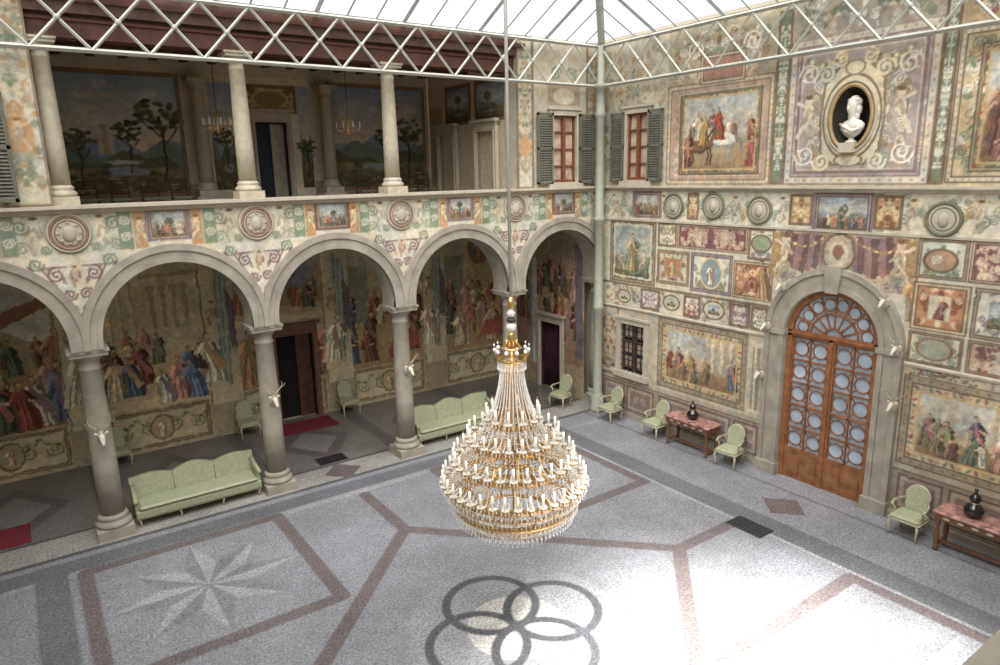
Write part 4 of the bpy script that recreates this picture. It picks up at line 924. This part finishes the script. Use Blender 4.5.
# ------------------------------------------------------------------ lattice girders
def girder(p0,p1,z0,z1,name,n,side):
    b=MB().use(M_iron); p0=Vector(p0);p1=Vector(p1); t=(p1-p0)/n; nrm=Vector(side)
    for off in (0,.22):
        for z in (z0,z1): b.tube([p0+nrm*off+Vector((0,0,z)),p1+nrm*off+Vector((0,0,z))],.045,4)
    for i in range(n):
        a=p0+t*i;c2=p0+t*(i+1)
        b.tube([a+Vector((0,0,z0)),c2+Vector((0,0,z1))],.032,4); b.tube([a+Vector((0,0,z1)),c2+Vector((0,0,z0))],.032,4)
        m=(a+c2)/2; b.ell(m.x,m.y,(z0+z1)/2,.06,.06,.06,8,5)
        b.tube([a+Vector((0,0,z0)),a+nrm*.22+Vector((0,0,z0))],.02,4)
    return b.build(name)
ZG0,ZG1=9.9,10.98
girder((XL+.2,-.02,0),(-.25,-.02,0),ZG0,ZG1,'lattice_girder',17,(0,.2,0))
girder((-.28,-.05,0),(-.28,YN,0),ZG0,ZG1,'lattice_girder',15,(.2,0,0))
# ------------------------------------------------------------------ glass roof
g=bpy.data.materials.new('roof_glass'); g.use_nodes=True; nt=g.node_tree; nt.nodes.clear()
tr=nt.nodes.new('ShaderNodeBsdfTransparent'); tr.inputs[0].default_value=(.93,.95,.97,1); gl=nt.nodes.new('ShaderNodeBsdfGlossy'); gl.inputs['Roughness'].default_value=.2; mx=nt.nodes.new('ShaderNodeMixShader'); mx.inputs[0].default_value=.04
om=nt.nodes.new('ShaderNodeOutputMaterial'); nt.links.new(tr.outputs[0],mx.inputs[1]); nt.links.new(gl.outputs[0],mx.inputs[2]); nt.links.new(mx.outputs[0],om.inputs[0])
b=MB().use(g); ze=11.05; x0,x1,y0,y1=XL,0.,YN,.2; hw=(y1-y0)/2; rise=hw*.48; zr=ze+rise; ym=(y0+y1)/2
A=(x0,y0,ze);B=(x1,y0,ze);C_=(x1,y1,ze);D_=(x0,y1,ze);E=(x0+hw,ym,zr);F=(x1-hw,ym,zr)
b.add([A,B,C_,D_,E,F],[(0,1,5,4),(1,2,5),(2,3,4,5),(3,0,4)])
b.use(mat('roof_bar_paint',(168,170,168),.5,var=.04))
def bar(p,q,r=.035): b.tube([p,q],r,4)
for p,q in [(A,E),(D_,E),(B,F),(C_,F),(E,F)]: bar(p,q,.1)
n=24
for i in range(1,n):
    x=x0+(x1-x0)*i/n; k=min(1,(x-x0)/hw,(x1-x)/hw)
    for s,yy in ((1,y0),(-1,y1)): bar((x,yy,ze-.03),(x,yy+s*hw*k,ze+rise*k-.03),.024 if i%3 else .055)
n=21
for i in range(1,n):
    y=y0+(y1-y0)*i/n; k=min((y-y0)/hw,(y1-y)/hw)
    for s,xx in ((1,x0),(-1,x1)): bar((xx,y,ze-.03),(xx+s*hw*k,y,ze+rise*k-.03),.024 if i%3 else .055)
for k in (.22,.44,.66,.85):
    a,bb,cc,dd=(x0+hw*k,y0+hw*k),(x1-hw*k,y0+hw*k),(x1-hw*k,y1-hw*k),(x0+hw*k,y1-hw*k); z=ze+rise*k-.06
    for p,q in [(a,bb),(bb,cc),(cc,dd),(dd,a)]: bar((*p,z),(*q,z),.035)
b.build('glass_roof')

# ================================================================== CHANDELIER
b=MB(); 
b.use(M_iron); b.lathe([(.026,5.6),(.026,14.4)],CX,CY,8); 
b.use(M_gold); b.lathe([(.05,4.9),(.09,4.93),(.05,5.0),(.07,5.06),(.04,5.1),(.03,5.14)],CX,CY,16); b.use(M_grate); b.lathe([(.04,5.28),(.07,5.3),(.07,5.34),(.03,5.36)],CX,CY,14)
b.use(M_cryst); b.lathe([(.03,5.14),(.08,5.18),(.08,5.24),(.03,5.28)],CX,CY,12); b.lathe([(.03,5.36),(.075,5.42),(.03,5.48)],CX,CY,12); b.use(M_gold); b.lathe([(.03,5.48),(.06,5.52),(.05,5.6),(.025,5.68)],CX,CY,12)
b.use(M_gold); b.lathe([(.03,1.85),(.035,3.2),(.03,4.95)],CX,CY,10)
def gring(R,z,h=.05,t=.02): b.use(M_gold); b.lathe([(R-t,z-h/2),(R+t*.6,z-h/2),(R+t,z),(R+t*.6,z+h/2),(R-t,z+h/2)],CX,CY,48,closed=True,smooth=False)
def P(R,a,z): return (CX+R*cos(a),CY+R*sin(a),z)
def drops(R,z,n,L,ph=0,sz=.018):
    b.use(M_cryst)
    for i in range(n):
        a=2*pi*(i+ph)/n; zz=z
        while zz>z-L: b.octa(*P(R,a,zz),sz*.6,sz); zz-=sz*2.4
        b.octa(*P(R,a,z-L-sz),sz*.9,sz*2.2)
def strands(R0,z0,R1,z1,n,m,sag=.0,sz=.016,pw=1.):
    b.use(M_cryst)
    for i in range(n):
        a=2*pi*i/n
        for k in range(m+1):
            t=k/m; b.octa(*P(R0+(R1-R0)*t**pw,a,z0+(z1-z0)*t-sag*4*t*(1-t)),sz,sz*1.4)
gring(.21,4.7,.04); gring(.14,4.88,.03); drops(.22,4.68,28,.1)
for i in range(10):
    a=2*pi*i/10; b.use(M_gold); b.tube([P(.19,a,4.7),P(.25,a,4.77),P(.27,a,4.83)],[.01,.012,.007],6); b.use(M_candle); b.ell(*P(.26,a,4.85),.03,.03,.035,8,5); b.use(M_cryst); b.octa(*P(.27,a,4.93),.018,.04); b.use(M_gold); b.tube([P(.14,a,4.88),P(.09,a,4.98),P(.03,a,5.0)],.008,5)
strands(.18,4.64,.56,3.44,32,44,.0,.014,2.0); strands(.07,4.55,.3,3.4,14,40,.0,.012,1.8)
for i in range(12):
    a=2*pi*(i+.5)/12; b.use(M_gold); b.tube([P(.1,a,4.6),P(.14,a,4.2),P(.22,a,3.85),P(.36,a,3.6),P(.58,a,3.4)],.012,5)
TI=((.34,3.68,12),(.64,3.36,22),(.88,3.0,30),(1.06,2.64,38))
for R,z,n in TI:
    gring(R,z,.09,.025); drops(R+.02,z-.05,n*3,.1,0,.016); drops(R+.09,z-.0,n*2,.06,.5,.016)
    for i in range(n):
        a=2*pi*(i+.5*(n%16>7))/n; b.use(M_gold); R2=R+.08; q=P(R2,a,0)[:2]
        b.tube([P(R,a,z),P(R+.05,a,z-.04),P(R2,a,z+.02)],.01,5); b.lathe([(.012,z+.02),(.04,z+.06),(.045,z+.075),(.02,z+.08)],*q,8)
        b.use(M_candle); b.lathe([(.02,z+.08),(.02,z+.3)],*q,8); b.use(M_gold); b.octa(q[0],q[1],z+.33,.012,.03)
        b.use(M_cryst); b.lathe([(.03,z+.07),(.06,z+.085),(.064,z+.1),(.03,z+.08)],*q,8)
        for w_ in range(6): aa=w_*pi/3; b.octa(q[0]+.062*cos(aa),q[1]+.062*sin(aa),z+.05,.014,.04)
for R0,z0,R1,z1,n in ((.34,3.64,.64,3.42,36),(.64,3.3,.88,3.06,56),(.88,2.94,1.06,2.7,72)):
    strands(R0,z0,R1,z1,n,9,.06,.015)
for i in range(12):
    a=2*pi*i/12; b.use(M_gold); b.tube([P(.03,a,3.0),P(.5,a,2.72),P(1.06,a,2.64)],.012,6); b.tube([P(.03,a,3.3),P(.45,a,3.1),P(.88,a,3.0)],.012,6); b.tube([P(.64,a,3.36),P(.76,a,3.06),P(.88,a,3.0),P(.98,a,2.7),P(1.06,a,2.64)],.011,6)
# bottom basket
gring(1.0,2.46,.06,.02); gring(.95,2.3,.08,.024); gring(.7,2.06,.05); gring(.36,1.94,.04)
strands(1.06,2.6,.96,2.32,84,9,.0); strands(.95,2.26,.7,2.06,72,10,.05); strands(.7,2.04,.36,1.94,50,9,.04); strands(.36,1.92,.03,1.86,22,8,.03)
drops(1.02,2.44,90,.16); drops(.96,2.27,84,.14,.5,.018); drops(.83,2.16,66,.1,.2); drops(.7,2.03,56,.11); drops(.53,1.98,40,.09,.3); drops(.36,1.91,30,.08); drops(.18,1.88,16,.07); drops(.04,1.84,5,.07,sz=.022)
for i in range(20):
    a=2*pi*i/20; b.use(M_gold); b.tube([P(1.02,a,2.46),P(.95,a,2.3),P(.85,a,2.16),P(.7,a,2.06)],.011,5)
b.build('crystal_chandelier')

def pend(drop):
    b=MB().use(M_grate); b.lathe([(.01,0),(.01,drop)],seg=6)
    b.use(M_gold); b.lathe([(.02,-.5),(.05,-.45),(.02,-.35),(.03,-.1),(.02,0.0)],seg=10); 
    for R,z in ((.3,-.3),(.15,-.02)): b.torus(R,.012,z,seg=24,ps=6)
    for i in range(8):
        a=i*pi/4; b.use(M_gold); b.tube([(0.02*cos(a),.02*sin(a),-.4),(.18*cos(a),.18*sin(a),-.42),(.34*cos(a),.34*sin(a),-.3)],.01,5); b.use(M_candle); b.lathe([(.014,-.28),(.014,-.12)],.34*cos(a),.34*sin(a),6)
        b.use(M_cryst)
        for k in range(7): t=k/6; b.octa((.15+.15*t)*cos(a),(.15+.15*t)*sin(a),-.02-.28*t-.06*sin(pi*t),.018,.025)
        for k in range(3): b.octa(.3*cos(a+.3*k),.3*sin(a+.3*k),-.36,.018,.035)
    return b.mesh('pendant_chandelier')
pm=pend(1.3)
for x,y,z in [(-10.3,3.0,9.1),(-6.85,3.0,9.1)]: place(pm,'pendant_chandelier',(x,y,z))
place(pend(1.8),'pendant_chandelier',(-5.0,3.0,4.45))
b=MB().use(M_woodd)
for sg in (-1,1): b.tube([(sg*.2,.2,0),(sg*.2,.22,.45),(sg*.2,.27,.95)],.02,6); b.tube([(sg*.2,-.2,0),(sg*.2,-.2,.45)],.02,6)
b.use(M_greend); b.cbox(-.23,-.22,.42,.23,.22,.5,.02); b.use(M_woodd)
for z in (.6,.75,.92): b.tube([(-.2,.235+.08*(z-.5),z),(.2,.235+.08*(z-.5),z)],.02,6)
cm2=b.mesh('side_chair')
for i,x in enumerate([-13.2,-12.5,-11.8,-11.1,-9.5,-5.9,-5.2,-4.5,-3.8]): place(cm2,'side_chair',(x,4.2,6.601),0)

# ================================================================== LIGHT
w=bpy.data.worlds.new('w'); bpy.context.scene.world=w; w.use_nodes=True; bg=w.node_tree.nodes['Background']; bg.inputs[0].default_value=(.93,.96,1,1); bg.inputs[1].default_value=1.3
S=bpy.data.lights.new('daylight','SUN'); S.energy=8.6; S.angle=radians(80); S.color=(1,.985,.965)
so=bpy.data.objects.new('daylight_sun',S); bpy.context.collection.objects.link(so); so.rotation_euler=Vector((.34,.46,-1)).to_track_quat('-Z','Y').to_euler()
L=bpy.data.lights.new('added_glare_light','SPOT'); L.energy=42000; L.spot_size=radians(48); L.spot_blend=1; L.shadow_soft_size=.6; L.color=(1,.99,.975)  # added spot, no real fixture; stands in for the glare on the floor
lo=bpy.data.objects.new('added_glare_spot',L); lo.location=(-7.4,-12.6,10.8); bpy.context.collection.objects.link(lo); lo.rotation_euler=(Vector((-6.9,-10.9,0))-lo.location).to_track_quat('-Z','Y').to_euler()

# ================================================================== CAMERA
R=[[0.81835,-0.57432,-0.02135],[0.14638,0.17236,0.9741],[-0.55576,-0.80028,0.22512]]
cd=bpy.data.cameras.new('camera'); cd.sensor_width=36; cd.lens=688.364/1000*36; cam=bpy.data.objects.new('camera',cd)
M=Matrix.Identity(4)
for j in range(3):
    for i in range(3): M[i][j]=R[j][i]
M.translation=(-14.826,-15.624,7.5); cam.matrix_world=M; bpy.context.collection.objects.link(cam); bpy.context.scene.camera=cam
vs=bpy.context.scene.view_settings; vs.view_transform='Standard'; vs.look='None'; vs.exposure=0
